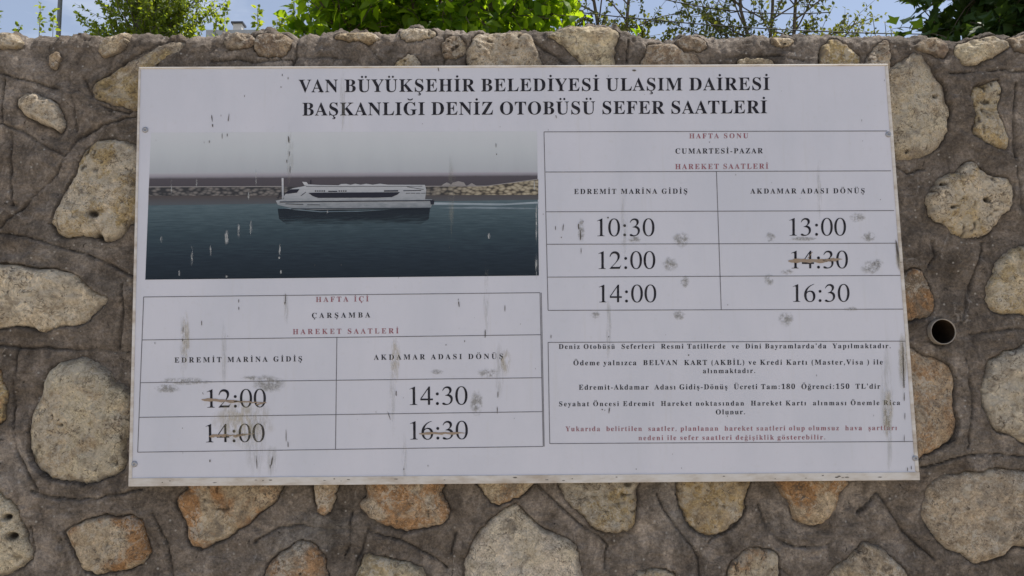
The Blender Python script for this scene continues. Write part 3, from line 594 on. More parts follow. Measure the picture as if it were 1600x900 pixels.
# ------------------------------------------------------------------ sign
GLYPHS = json.loads('''{"A":[96,[-2,0,-2,4,2,5,5,7,8,10,11,16,45,102,49,102,84,19,86,15,88,12,89,10,90,8,93,5,97,4,97,0,50,0,50,4,56,4,59,5,61,7,62,10,62,13,60,18,55,29,23,29,17,15,17,14,17,13,16,11,17,8,19,6,22,4,27,4,28,4,28,0],[25,35,53,35,39,70]],"B":[97,[4,0,4,4,10,5,14,7,16,11,16,18,16,81,16,87,15,91,14,93,11,95,8,96,3,96,3,100,48,100,65,99,77,94,85,87,87,77,86,69,81,62,73,57,63,54,76,51,85,45,90,38,92,29,91,22,89,17,86,12,81,8,76,4,69,2,61,0,52,0],[40,55,41,55,47,56,51,56,55,58,58,60,60,62,61,66,62,70,63,76,62,80,62,85,61,88,59,91,57,93,55,94,51,95,47,95,43,95,41,93,40,90,40,86],[49,5,53,6,57,7,60,8,62,11,64,14,65,18,66,23,66,28,66,34,65,39,63,43,61,46,58,48,54,49,49,50,43,51,40,51,40,14,40,10,42,7,44,6]],"C":[103,[56,-2,49,-2,42,-1,36,1,30,4,25,8,20,12,16,17,12,23,9,29,7,36,6,43,6,50,6,58,7,64,9,71,12,77,16,83,20,88,25,92,30,96,36,98,43,101,50,102,57,102,62,102,68,101,74,99,81,97,83,96,85,96,90,97,92,102,96,102,96,68,92,68,89,74,86,80,82,85,78,89,74,93,69,95,64,97,58,97,47,94,38,85,33,71,32,50,33,30,39,16,48,8,61,5,65,5,70,6,74,8,79,10,83,12,87,16,91,19,94,23,98,19,90,10,80,3,69,-1]],"D":[109,[4,0,4,4,10,5,14,6,16,10,16,16,16,82,16,89,13,94,9,96,3,96,3,100,49,100,61,99,72,97,81,93,89,87,95,80,99,71,102,61,103,50,100,28,90,12,73,3,50,0],[49,5,56,6,61,8,66,12,70,16,73,23,75,30,77,40,77,50,75,70,70,84,61,92,49,95,44,95,42,93,40,90,40,85,40,16,40,11,42,7,44,6]],"E":[97,[3,0,3,4,10,4,14,6,16,11,17,17,17,81,16,85,16,89,15,92,14,93,10,96,4,96,4,100,88,100,88,70,84,70,83,77,81,82,78,86,75,89,70,92,65,93,58,94,51,95,47,94,44,94,42,93,41,92,40,89,40,85,40,54,42,54,47,54,51,55,54,57,57,59,59,62,61,66,62,70,63,76,67,76,67,26,63,26,63,30,62,34,61,37,60,40,57,44,53,47,50,48,48,48,44,49,41,49,40,49,40,15,41,10,42,8,45,6,51,6,56,6,61,7,65,7,69,8,72,10,76,12,79,14,81,16,84,19,86,23,88,27,90,31,94,31,88,0]],"F":[89,[3,0,3,4,10,5,14,7,16,12,16,18,16,82,16,89,13,93,9,95,3,96,3,100,86,100,86,70,83,70,82,75,81,78,80,82,78,85,76,87,74,89,71,91,68,92,65,93,60,94,56,95,50,95,47,95,44,94,42,94,41,92,40,90,40,87,40,54,42,54,46,55,50,56,54,57,56,59,58,62,60,66,61,71,62,76,66,76,66,26,63,26,62,32,60,37,58,41,56,44,54,46,50,48,46,49,41,49,40,49,40,18,40,13,41,9,43,7,46,5,50,4,56,4,56,0]],"G":[112,[59,-2,51,-2,44,-1,37,1,31,4,25,8,21,12,16,17,13,23,10,29,8,35,6,43,6,50,6,58,8,65,10,71,13,77,16,83,20,88,25,92,31,96,37,98,43,101,49,102,56,102,62,102,68,101,75,99,81,97,83,96,85,96,87,96,89,97,91,99,92,102,96,102,96,68,92,68,91,72,89,76,86,80,84,83,81,86,78,89,75,92,72,94,69,95,66,96,62,97,59,97,47,94,39,86,34,71,32,50,32,39,34,30,36,22,40,15,44,10,49,6,54,4,60,3,64,3,68,4,70,5,72,6,74,10,75,16,75,28,74,34,72,37,70,38,68,39,65,40,60,40,60,44,110,44,110,40,104,39,100,37,99,34,98,28,98,6,88,3,79,0,69,-2]],"H":[115,[3,0,3,4,10,5,14,7,16,11,16,18,16,83,16,89,14,93,10,95,4,96,4,100,53,100,53,96,48,96,45,95,42,93,41,91,40,88,40,83,40,55,75,55,75,83,75,88,74,91,73,93,70,95,67,96,62,96,62,100,111,100,111,96,105,95,101,93,99,89,99,83,99,18,99,11,101,7,105,5,111,4,111,0,62,0,62,4,68,5,72,7,74,11,75,18,75,49,40,49,40,18,41,11,43,7,47,5,53,4,53,0]],"I":[57,[3,0,3,4,9,5,13,7,16,11,17,17,17,85,16,91,14,94,10,96,3,96,3,100,54,100,54,96,47,96,43,94,41,91,40,85,40,17,40,13,41,10,43,7,45,6,49,5,54,4,54,0]],"K":[112,[4,0,4,4,10,5,14,7,16,11,17,18,17,83,16,89,14,93,10,95,4,96,4,100,53,100,53,96,48,96,45,95,43,93,41,91,40,88,40,83,40,51,71,82,75,88,77,92,76,94,73,95,69,96,64,96,64,100,107,100,107,96,105,96,98,95,91,92,84,87,76,79,59,63,102,10,104,7,107,5,110,4,114,4,114,0,62,0,62,4,65,4,67,4,69,4,71,5,73,6,73,8,72,10,69,14,44,47,40,44,40,18,41,11,43,7,47,5,53,4,53,0]],"L":[94,[3,0,3,4,10,5,14,7,16,11,16,18,16,83,16,89,14,93,10,95,4,96,4,100,55,100,55,96,50,96,46,95,43,94,41,91,40,88,40,83,40,18,40,14,41,10,42,8,44,7,47,6,51,6,56,6,61,7,65,8,69,9,73,10,76,12,79,15,81,17,84,21,86,25,88,29,90,34,94,34,88,0]],"M":[139,[3,0,3,4,9,5,13,7,16,11,17,17,17,84,16,88,15,91,14,93,12,95,8,96,3,96,3,100,41,100,70,31,99,100,136,100,136,96,130,95,126,93,124,89,123,83,123,19,123,13,124,9,125,7,128,5,131,4,135,4,135,0,87,0,87,4,92,4,95,5,97,7,99,10,100,13,100,18,100,88,63,0,59,0,23,85,23,18,24,11,26,6,31,4,37,4,37,0]],"N":[108,[88,-2,23,77,23,17,24,11,26,7,30,5,37,4,37,0,4,0,4,4,9,4,12,5,14,7,16,9,16,13,17,17,17,85,13,89,11,92,9,94,8,95,6,96,4,96,4,100,34,100,86,37,86,83,86,88,85,91,83,93,81,95,78,96,73,96,73,100,105,100,105,96,99,95,95,93,93,89,93,83,93,-2]],"O":[115,[57,-2,52,-2,47,-1,42,0,37,2,33,4,28,6,24,9,21,13,17,16,15,20,12,25,10,29,8,34,7,39,6,45,6,50,6,55,7,61,8,66,10,71,12,75,15,79,17,84,21,87,24,91,28,94,33,96,37,98,42,100,47,101,53,102,58,102,64,102,69,101,74,100,78,98,83,96,87,94,91,91,95,88,98,84,101,80,103,76,106,71,107,66,108,61,109,56,109,50,109,45,108,39,107,34,106,29,103,25,101,20,98,16,95,13,91,9,87,6,83,4,78,2,73,0,68,-1,63,-2],[58,3,69,6,77,14,82,29,83,50,83,61,82,70,79,79,76,85,72,91,68,94,63,97,57,97,46,94,38,86,33,71,32,50,32,39,34,30,36,21,39,15,43,9,47,6,52,3]],"P":[92,[3,0,3,4,10,5,14,7,16,11,16,18,16,83,16,89,14,93,10,95,4,96,4,100,47,100,56,100,63,99,69,98,74,97,77,95,80,93,83,90,86,87,87,84,89,81,90,77,90,73,89,67,88,62,85,57,81,53,75,49,69,47,62,46,53,45,40,45,40,18,41,11,43,7,47,5,53,4,53,0],[40,50,44,50,49,51,54,52,57,53,60,55,62,58,63,62,64,67,64,72,64,78,63,82,62,86,60,89,58,92,55,93,52,94,47,95,44,94,42,93,40,91,40,87]],"R":[104,[3,0,3,4,10,5,14,7,16,11,16,18,16,83,16,89,14,93,10,95,4,96,4,100,48,100,58,100,67,98,75,96,81,94,85,90,89,85,91,80,92,73,90,65,86,58,79,53,69,49,95,11,97,8,99,6,102,4,105,4,105,4,105,0,74,0,44,47,40,47,40,18,41,11,43,7,47,5,53,4,53,0],[40,51,45,51,50,52,55,53,58,54,61,57,64,60,65,64,66,68,67,74,66,83,62,89,57,93,49,95,44,94,42,93,40,90,40,85]],"S":[86,[9,-2,9,35,14,35,16,27,18,21,21,15,24,11,28,8,33,5,38,4,43,3,47,4,51,4,54,6,56,8,59,10,60,13,61,16,61,20,60,24,58,28,55,32,49,35,36,42,30,45,25,48,20,52,17,55,14,59,12,63,11,68,11,73,11,77,12,81,13,85,15,88,17,92,19,94,22,97,25,99,29,100,32,101,36,102,41,102,45,102,50,101,53,101,56,100,59,99,62,98,64,98,66,98,69,99,70,102,74,102,74,70,71,70,70,74,68,78,66,81,64,85,62,87,60,90,57,92,54,94,52,96,49,97,46,97,43,98,39,97,36,97,33,95,31,94,27,89,26,83,27,78,30,74,32,72,35,70,38,68,41,67,56,60,60,58,64,56,67,53,70,51,72,49,74,46,76,44,77,41,78,39,78,36,79,33,79,29,79,25,78,20,76,16,74,13,72,9,69,6,66,4,62,2,57,0,53,-1,48,-2,42,-2,38,-2,35,-2,31,-1,28,0,24,1,22,2,20,3,19,3,17,2,15,2,14,0,13,-2]],"T":[93,[20,0,20,4,27,5,31,7,33,11,34,18,34,95,33,95,27,95,22,93,18,91,14,89,11,85,9,81,7,76,6,70,2,70,2,100,90,100,90,70,86,70,84,81,78,89,70,94,59,95,58,95,58,18,59,11,61,7,65,5,72,4,72,0]],"U":[108,[54,-3,45,-2,37,-1,30,2,25,6,21,11,18,18,17,25,16,34,16,83,15,89,13,93,9,95,3,96,3,100,53,100,53,96,48,96,44,95,42,93,41,91,40,88,40,83,40,31,40,25,41,19,42,15,45,11,47,8,51,6,55,5,60,5,72,7,80,12,85,22,86,35,86,83,85,89,83,93,79,95,72,96,72,100,104,100,104,96,98,95,95,93,93,89,93,83,93,40,92,29,90,20,88,13,83,7,78,3,71,0,64,-2]],"V":[94,[47,-3,10,84,7,88,5,92,2,95,-3,96,-3,100,46,100,46,96,40,96,37,95,34,93,33,90,34,87,35,83,57,31,76,83,78,87,78,90,77,93,75,95,71,96,66,96,66,100,97,100,97,96,93,96,90,94,87,90,84,84,50,-3]],"Y":[94,[22,0,22,4,29,5,33,7,35,11,35,18,35,39,10,85,6,91,3,94,2,95,0,96,-1,96,-3,96,-3,100,45,100,45,96,43,96,39,96,37,95,35,93,34,91,35,89,36,86,55,50,73,80,76,85,77,90,76,92,74,95,70,96,65,96,65,96,65,100,96,100,96,96,93,95,90,93,87,90,84,86,59,45,59,18,60,11,62,7,65,5,72,4,72,0]],"Z":[97,[4,0,4,2,61,94,47,94,42,94,38,94,34,93,31,92,28,91,25,89,23,87,21,85,19,82,17,78,15,74,13,69,10,69,13,100,89,100,89,97,34,6,53,6,60,7,66,8,72,10,77,13,81,17,84,23,87,29,89,36,93,36,89,0]],"a":[76,[56,-2,51,-2,47,0,45,3,44,8,39,3,33,0,27,-1,21,-2,17,-2,14,-1,11,1,9,3,7,5,6,8,5,11,4,14,5,19,7,23,10,27,14,30,19,33,26,36,34,39,44,42,44,53,43,58,41,62,38,64,32,65,25,64,23,60,23,59,25,56,26,53,27,51,26,47,24,44,21,42,17,42,13,43,10,45,8,48,7,52,8,57,11,61,13,63,15,65,18,66,21,68,24,69,28,69,31,70,36,70,43,70,49,68,54,67,58,64,61,61,63,57,64,52,64,46,64,14,64,11,65,9,65,8,67,8,68,8,70,9,72,6,69,2,65,0,60,-2],[33,7,35,8,38,9,41,11,44,14,44,37,36,34,30,30,27,25,26,18,26,14,28,10,30,8]],"b":[79,[9,-3,9,85,9,91,8,94,6,96,2,96,2,100,30,100,30,61,34,65,39,68,43,69,49,70,52,70,56,69,59,68,62,66,65,63,68,61,70,57,72,54,73,50,74,46,75,41,75,36,75,31,74,26,73,21,71,17,69,12,66,9,63,6,59,3,55,1,51,-1,47,-2,42,-2,37,-2,32,0,28,3,23,6,12,-3],[40,3,44,4,47,5,49,7,51,11,52,15,53,21,54,27,54,35,54,41,53,47,52,51,51,55,49,58,47,60,44,61,40,62,37,61,34,59,32,57,30,53,30,15,31,10,33,6,36,4]],"c":[64,[34,-2,30,-2,26,-1,23,0,19,2,16,5,13,8,10,11,8,15,7,19,5,23,5,28,4,33,5,38,5,43,7,48,9,52,11,56,14,59,17,63,21,65,25,67,29,69,34,70,38,70,43,70,48,69,52,67,55,65,58,63,59,60,61,57,61,54,60,50,58,47,56,45,52,45,48,45,45,47,44,51,43,55,43,57,43,60,42,64,37,65,32,64,28,59,25,52,25,41,25,34,26,27,28,21,30,17,33,13,37,10,40,9,45,8,49,9,52,10,56,13,60,16,63,13,57,6,50,2,42,-1]],"d":[81,[31,-2,27,-2,23,-1,20,0,17,2,14,5,12,8,10,11,8,15,6,19,5,23,4,27,4,32,5,38,5,43,6,48,8,52,10,56,12,60,15,63,18,65,21,67,25,69,28,70,32,70,37,69,41,68,45,65,49,62,49,88,48,92,47,94,43,96,39,96,39,100,70,100,70,17,70,12,71,9,74,7,78,6,78,2,71,2,65,1,57,0,49,-2,49,9,46,4,41,0,36,-2],[38,6,41,7,44,9,47,12,49,17,49,53,48,56,45,59,42,61,38,62,32,60,29,55,27,51,27,46,26,40,26,34,26,27,26,21,27,17,28,13,32,8]],"e":[66,[34,-2,30,-2,26,-1,22,0,19,2,15,5,13,8,10,11,8,15,6,19,5,24,5,29,4,35,5,40,5,44,7,49,8,53,10,57,13,60,16,63,19,65,23,67,26,69,30,70,35,70,41,69,46,68,51,65,55,62,58,57,60,51,62,45,62,38,62,36,26,36,27,25,30,16,36,11,44,9,48,10,52,12,56,15,59,19,63,16,57,8,50,2,42,-1],[26,42,44,42,44,47,44,52,44,55,43,58,42,61,40,64,35,65,31,64,28,60,26,54,26,45]],"f":[47,[3,0,3,4,7,4,9,5,10,6,11,8,11,11,12,16,12,61,4,61,4,68,12,68,12,78,12,83,13,88,15,92,19,96,22,98,27,100,32,102,38,102,43,102,46,101,50,100,53,98,57,93,58,88,57,84,55,81,53,79,49,78,46,79,43,80,41,83,41,86,41,89,42,92,43,94,43,95,42,97,40,97,36,97,34,94,33,91,32,86,32,68,45,68,45,61,32,61,32,14,33,9,35,6,38,4,44,4,44,0]],"g":[72,[32,-31,25,-31,19,-30,15,-29,10,-27,7,-24,5,-22,4,-19,3,-16,4,-13,6,-10,10,-8,15,-6,11,-3,8,0,6,3,5,7,6,12,9,16,12,18,15,20,18,22,22,24,15,28,9,33,6,39,5,47,5,50,6,53,7,56,9,59,11,61,13,63,16,65,19,67,23,68,26,69,30,70,35,70,39,70,43,69,47,68,51,67,70,67,70,59,59,59,61,56,63,52,64,49,64,45,64,42,63,39,62,36,61,33,59,31,57,29,54,27,51,25,48,24,45,23,41,23,38,23,34,23,31,23,28,22,25,21,23,18,22,16,24,12,31,11,38,11,44,11,49,10,53,10,57,9,63,6,66,3,69,-2,69,-8,69,-13,67,-18,64,-21,60,-25,55,-27,48,-29,41,-30],[35,27,39,28,42,32,43,35,43,38,44,42,44,46,44,51,43,55,43,58,42,61,39,64,35,65,30,64,27,61,26,58,26,55,25,51,25,46,25,42,26,38,26,35,27,32,30,28],[35,-26,45,-25,52,-23,56,-19,58,-14,57,-11,55,-9,51,-8,45,-8,21,-8,17,-11,16,-16,17,-20,21,-23,23,-24,27,-25,31,-25]],"h":[84,[4,0,4,4,8,4,10,6,11,8,12,12,12,88,11,92,10,94,8,96,4,97,4,100,32,100,32,59,37,64,42,67,47,69,53,70,62,68,68,64,71,57,73,46,73,12,73,8,74,6,76,4,80,4,80,0,44,0,44,4,45,4,50,6,52,12,52,48,51,53,50,57,48,59,45,60,41,59,38,58,35,55,32,52,32,12,33,8,34,6,36,4,40,4,40,0]],"i":[44,[22,79,18,80,14,83,12,86,11,91,12,95,14,99,18,101,22,102,26,101,30,99,32,95,33,91,32,86,30,83,26,80],[4,0,4,4,8,4,10,6,11,8,12,12,12,55,11,60,10,63,8,64,4,64,5,68,33,68,33,12,33,8,34,6,36,4,40,4,40,0]],"k":[79,[4,0,4,4,8,4,10,6,11,8,12,12,12,87,11,92,10,94,8,96,4,96,5,100,32,100,32,37,50,54,53,58,54,61,52,64,46,64,45,64,45,68,76,68,76,64,72,64,68,62,64,60,60,57,49,46,76,8,79,5,83,4,83,0,46,0,46,4,48,4,51,4,53,7,52,9,51,11,36,32,32,29,32,12,33,8,34,6,36,4,40,4,40,0]],"l":[44,[4,0,4,4,8,4,10,6,11,8,12,12,12,87,11,91,10,94,8,96,4,96,4,100,33,100,33,12,33,8,34,6,36,4,40,4,40,0]],"m":[122,[4,0,4,4,8,4,10,6,11,8,12,12,12,56,11,60,10,62,8,64,4,65,4,68,32,68,32,58,37,63,41,67,47,69,52,70,59,69,64,67,68,63,70,57,75,63,80,67,86,69,92,70,100,68,106,64,109,57,111,46,111,12,111,8,112,6,114,4,118,4,118,0,83,0,83,4,86,4,88,6,90,8,90,12,90,48,90,53,89,57,87,59,83,60,80,59,77,58,74,55,71,52,71,12,72,8,73,6,75,4,78,4,78,0,44,0,44,4,47,4,49,6,51,8,51,12,51,48,51,53,50,57,47,59,44,60,40,59,37,58,35,55,32,52,32,12,32,8,33,6,36,4,39,4,39,0]],"n":[84,[4,0,4,4,8,4,10,6,11,8,12,12,12,56,11,60,10,62,8,64,4,65,4,68,32,68,32,59,37,64,42,67,47,69,53,70,62,68,68,64,71,57,73,46,73,12,73,8,74,6,76,4,80,4,80,0,44,0,44,4,45,4,50,6,52,12,52,48,51,53,50,57,48,59,45,60,41,59,38,58,35,55,32,52,32,12,33,8,34,6,36,4,40,4,40,0]],"o":[74,[37,-2,32,-2,28,-1,24,0,20,3,16,5,13,8,11,12,8,15,6,20,5,24,4,29,4,34,4,39,5,44,6,48,8,52,11,56,13,60,16,63,20,65,24,67,28,69,32,70,37,70,42,70,46,69,50,67,54,65,57,63,60,60,63,56,65,53,67,48,69,44,69,39,70,34,69,29,69,24,67,19,65,15,63,11,60,8,57,5,54,2,50,0,46,-1,42,-2],[37,3,42,4,46,9,47,12,48,18,48,21,48,25,48,29,48,34,48,43,48,50,47,56,46,59,42,64,37,66,32,64,28,59,27,55,26,50,26,43,26,34,26,29,26,25,26,21,26,18,27,12,28,9,32,4]],"p":[82,[4,-31,4,-27,7,-27,9,-26,10,-24,11,-22,11,-19,12,-14,12,53,11,59,10,62,8,64,4,65,4,68,31,68,31,58,35,63,40,67,45,69,51,70,54,70,58,69,61,67,64,65,67,63,70,60,72,57,74,53,75,49,76,45,77,40,77,35,77,30,76,25,75,20,73,16,72,12,69,8,67,5,64,3,61,0,57,-1,54,-2,50,-2,45,-2,40,0,36,3,32,7,32,-13,33,-18,33,-22,35,-24,37,-26,40,-27,43,-27,43,-31],[43,6,49,8,53,13,54,17,55,22,55,27,55,34,55,40,55,46,54,50,53,54,49,59,44,61,40,60,37,59,35,56,32,52,32,15,34,11,37,8,40,7]],"r":[63,[4,0,4,4,8,4,10,6,11,8,12,12,12,55,11,60,10,63,8,64,4,64,5,68,32,68,32,55,34,59,36,62,39,64,41,66,46,69,51,70,57,69,60,67,63,63,64,58,63,55,61,51,58,49,54,49,51,49,49,51,47,53,45,55,44,57,41,57,38,56,36,53,33,48,33,42,33,12,33,8,35,6,38,4,43,4,43,0]],"s":[63,[33,-2,30,-2,27,-1,23,0,19,1,18,2,16,2,13,1,11,-2,8,-2,8,23,12,23,13,19,15,15,17,11,19,9,22,6,25,5,28,4,31,3,36,4,39,6,41,9,42,13,42,16,40,18,38,21,34,23,23,28,20,30,17,33,14,35,12,37,10,40,9,42,8,45,8,48,8,53,10,57,12,61,14,64,18,67,21,69,26,70,31,70,34,70,36,69,40,69,44,68,45,67,47,67,49,68,51,70,54,70,54,49,50,49,49,52,47,56,45,59,43,61,38,64,33,65,29,64,26,63,24,60,23,57,24,54,25,51,28,49,32,46,42,42,46,40,49,38,51,36,53,33,55,31,56,28,56,25,56,21,56,16,55,11,53,7,50,4,47,1,43,-1,38,-2]],"t":[50,[27,-2,23,-2,20,-1,17,0,14,2,13,5,12,8,11,11,11,16,11,61,4,61,4,66,9,70,13,74,16,78,19,81,22,84,25,87,27,90,28,93,32,93,32,68,46,68,46,61,32,61,32,18,32,14,33,11,34,9,37,9,42,11,45,16,49,14,45,7,40,2,34,-1]],"u":[82,[29,-2,24,-2,20,-1,17,1,14,4,12,7,11,11,10,16,10,21,10,54,10,59,9,62,6,64,3,65,3,68,31,68,31,16,32,13,33,10,36,8,39,8,42,8,45,9,48,12,50,14,50,54,50,59,49,62,46,64,42,65,42,68,71,68,71,15,71,11,73,9,75,7,79,6,79,3,73,2,66,2,58,0,50,-2,50,9,48,6,46,4,44,2,41,1,38,-1,35,-1,32,-2]],"v":[67,[31,-2,8,54,7,59,5,62,3,64,-1,64,-1,68,36,68,36,65,34,65,30,64,28,61,29,59,41,27,52,55,53,58,53,60,51,63,45,65,45,68,67,68,67,65,63,63,61,61,59,58,57,53,35,-2]],"y":[66,[12,-31,6,-30,2,-27,-1,-23,-1,-18,-1,-15,1,-12,4,-9,8,-9,11,-9,14,-11,16,-13,16,-17,16,-18,16,-19,17,-21,19,-22,22,-20,25,-16,27,-13,28,-10,30,-6,31,-1,8,55,7,58,5,60,4,62,3,63,2,64,-1,64,-1,64,-1,68,36,68,36,64,32,64,30,64,29,62,28,60,28,59,29,56,41,26,51,53,51,55,52,57,52,59,52,60,52,62,50,64,48,64,45,64,45,68,66,68,66,64,63,64,61,62,59,58,57,53,36,-5,34,-10,32,-14,30,-18,28,-21,25,-26,21,-29,17,-30]],"z":[64,[3,0,3,3,37,63,28,63,24,63,21,62,18,61,16,60,14,58,12,55,11,52,10,47,6,47,7,68,60,68,60,64,28,5,33,5,38,6,42,6,46,8,49,10,51,12,53,15,55,19,57,24,61,24,59,0]],"0":[82,[41,-1,35,-1,29,0,24,2,20,5,16,9,13,13,10,19,8,24,7,31,6,38,5,45,5,53,5,61,6,68,7,75,8,81,10,87,13,92,16,96,20,100,24,103,29,105,35,106,41,107,48,106,53,105,58,103,62,100,66,96,69,92,72,87,74,81,75,75,77,68,77,61,77,53,77,45,77,37,75,31,74,24,72,19,69,13,66,9,62,5,58,2,53,0,47,-1],[41,8,45,9,48,11,50,15,52,20,53,26,54,34,54,43,55,53,54,63,54,72,53,79,52,86,50,91,48,94,45,96,41,97,38,96,35,94,32,91,31,86,29,79,29,72,28,63,28,53,28,43,29,34,29,26,31,20,32,15,35,11,38,9]],"1":[82,[14,0,14,8,26,8,30,8,32,10,33,13,34,17,34,91,31,88,28,85,26,83,24,80,19,77,15,76,11,77,9,79,7,82,6,87,11,88,16,90,19,92,22,94,25,96,29,98,39,106,56,106,56,17,56,13,57,10,59,8,63,8,75,8,75,0]],"5":[82,[36,-1,31,-1,26,-1,22,0,18,1,13,4,9,8,7,12,6,16,7,21,9,24,13,26,18,27,18,22,19,18,21,15,24,12,29,10,34,9,39,9,43,11,47,14,50,18,51,21,51,24,52,28,52,32,52,38,51,42,49,46,47,49,44,51,41,53,37,54,32,54,27,54,23,53,19,53,16,52,9,54,14,105,69,105,70,78,62,78,60,83,60,86,59,88,57,89,54,89,23,89,21,62,24,63,28,63,32,64,37,64,45,64,52,62,59,60,64,56,69,52,72,46,74,40,75,32,74,28,74,24,73,20,71,16,69,13,67,11,65,8,62,6,59,4,56,3,53,1,50,0,46,0,43,-1,39,-1]],"8":[82,[40,-1,34,-1,29,-1,24,1,20,2,16,4,13,7,10,10,8,13,7,16,5,19,5,23,4,27,5,31,6,36,8,39,10,42,14,45,17,48,21,51,26,53,22,56,18,59,15,62,13,65,10,68,9,72,8,76,8,80,8,83,9,87,10,90,11,93,13,96,15,99,18,101,22,103,26,105,31,106,36,107,42,107,49,106,56,105,61,103,66,99,69,96,71,91,73,86,73,81,73,77,72,73,70,70,68,67,65,64,62,62,58,59,54,57,60,54,65,51,69,47,72,44,75,40,77,36,78,32,78,28,77,21,76,16,72,11,68,6,63,3,56,0,49,-1],[45,62,49,66,52,70,53,72,54,75,55,78,55,81,54,85,53,89,51,93,49,96,45,98,41,98,36,97,32,94,30,91,29,88,29,85,29,82,29,78,30,75,31,72,33,70,35,68,38,66,41,64],[41,7,45,7,48,8,51,10,53,12,55,15,56,18,57,21,58,25,57,29,56,32,55,35,52,37,49,40,46,42,41,45,36,47,31,44,28,39,26,36,25,33,25,30,24,26,25,22,25,18,27,15,29,12,31,10,34,8,37,7]]}''')
def bez(p0, p1, p2, p3, n=8):
    return [tuple((1-t)**3*a+3*(1-t)**2*t*b_+3*(1-t)*t*t*c_+t**3*d_ for a, b_, c_, d_ in zip(p0, p1, p2, p3)) for t in [k/n for k in range(n)]]
def ell(cx, cy, rx, ry, n=20, e=1.0):
    return [(cx+rx*math.copysign(abs(math.cos(a))**e, math.cos(a)), cy+ry*math.copysign(abs(math.sin(a))**e, math.sin(a))) for a in [2*math.pi*k/n for k in range(n)]]
# plain-weight serif figures for the departure times, drawn on a 1000 unit em (figure height 676)
FIG = {
 '0': (500, [ell(250, 331, 226, 345, 36, .92), ell(250, 331, 136, 316, 36, .92)]),
 '1': (500, [[(394,0),(394,16),(350,22),(326,38),(318,75),(318,676),(299,676),(111,588),(111,572),(165,594),(200,596),(220,584),(228,550),(228,75),(222,40),(200,22),(118,16),(118,0)]]),
 '2': (500, [[(474,137),(462,142)]+bez((462,142),(435,88),(412,76),(366,76))+[(366,76),(130,76),(286,240)]+bez((286,240),(385,345),(424,410),(424,496))+bez((424,496),(424,603),(343,676),(238,676))+bez((238,676),(122,676),(56,590),(32,462))+[(32,462),(54,456)]+bez((54,456),(88,548),(130,590),(205,590))+bez((205,590),(285,590),(338,535),(338,450))+bez((338,450),(338,365),(300,290),(212,196))+[(212,196),(30,14),(30,0),(420,0)]]),
 '3': (500, [[(61,510),(46,514)]+bez((46,514),(76,620),(140,676),(236,676))+bez((236,676),(330,676),(390,622),(390,540))+bez((390,540),(390,480),(358,432),(288,388))+bez((288,388),(382,355),(432,300),(432,219))+bez((432,219),(432,75),(325,-14),(154,-14))+bez((154,-14),(80,-14),(41,4),(41,38))+bez((41,38),(41,62),(58,78),(84,78))+bez((84,78),(128,78),(158,26),(212,26))+bez((212,26),(292,26),(350,92),(350,180))+bez((350,180),(350,280),(275,330),(153,330))+[(153,330),(152,346)]+bez((152,346),(245,372),(304,420),(304,502))+bez((304,502),(304,572),(262,614),(200,614))+bez((200,614),(145,614),(100,580),(61,510))]),
 '4': (500, [[(473,167),(473,231),(370,231),(370,676),(322,676),(12,231),(12,167),(288,167),(288,0),(370,0),(370,167)], [(288,231),(52,231),(288,572)]]),
 '6': (500, [[(446,684)]+bez((446,684),(225,650),(34,490),(34,272))+bez((34,272),(34,95),(120,-14),(257,-14))+bez((257,-14),(380,-14),(468,80),(468,218))+bez((468,218),(468,345),(395,428),(283,428))+bez((283,428),(225,428),(185,412),(144,380))+bez((144,380),(175,530),(285,635),(448,667)), bez((128,300),(170,370),(205,384),(245,384))+bez((245,384),(330,384),(378,310),(378,190))+bez((378,190),(378,80),(335,16),(265,16))+bez((265,16),(175,16),(127,110),(127,250))]),
 ':': (278, [ell(139, 44, 56, 56, 14), ell(139, 400, 56, 56, 14)]),
}
BASE = {'Ö': ('O', 'um'), 'Ü': ('U', 'um'), 'Ş': ('S', 'ced'), 'İ': ('I', 'dot'), 'Ğ': ('G', 'brv'), 'Ç': ('C', 'ced'), 'ö': ('o', 'um'), 'ü': ('u', 'um'), 'ş': ('s', 'ced'), 'ğ': ('g', 'brv'), 'ç': ('c', 'ced'), 'ı': ('ı', None)}
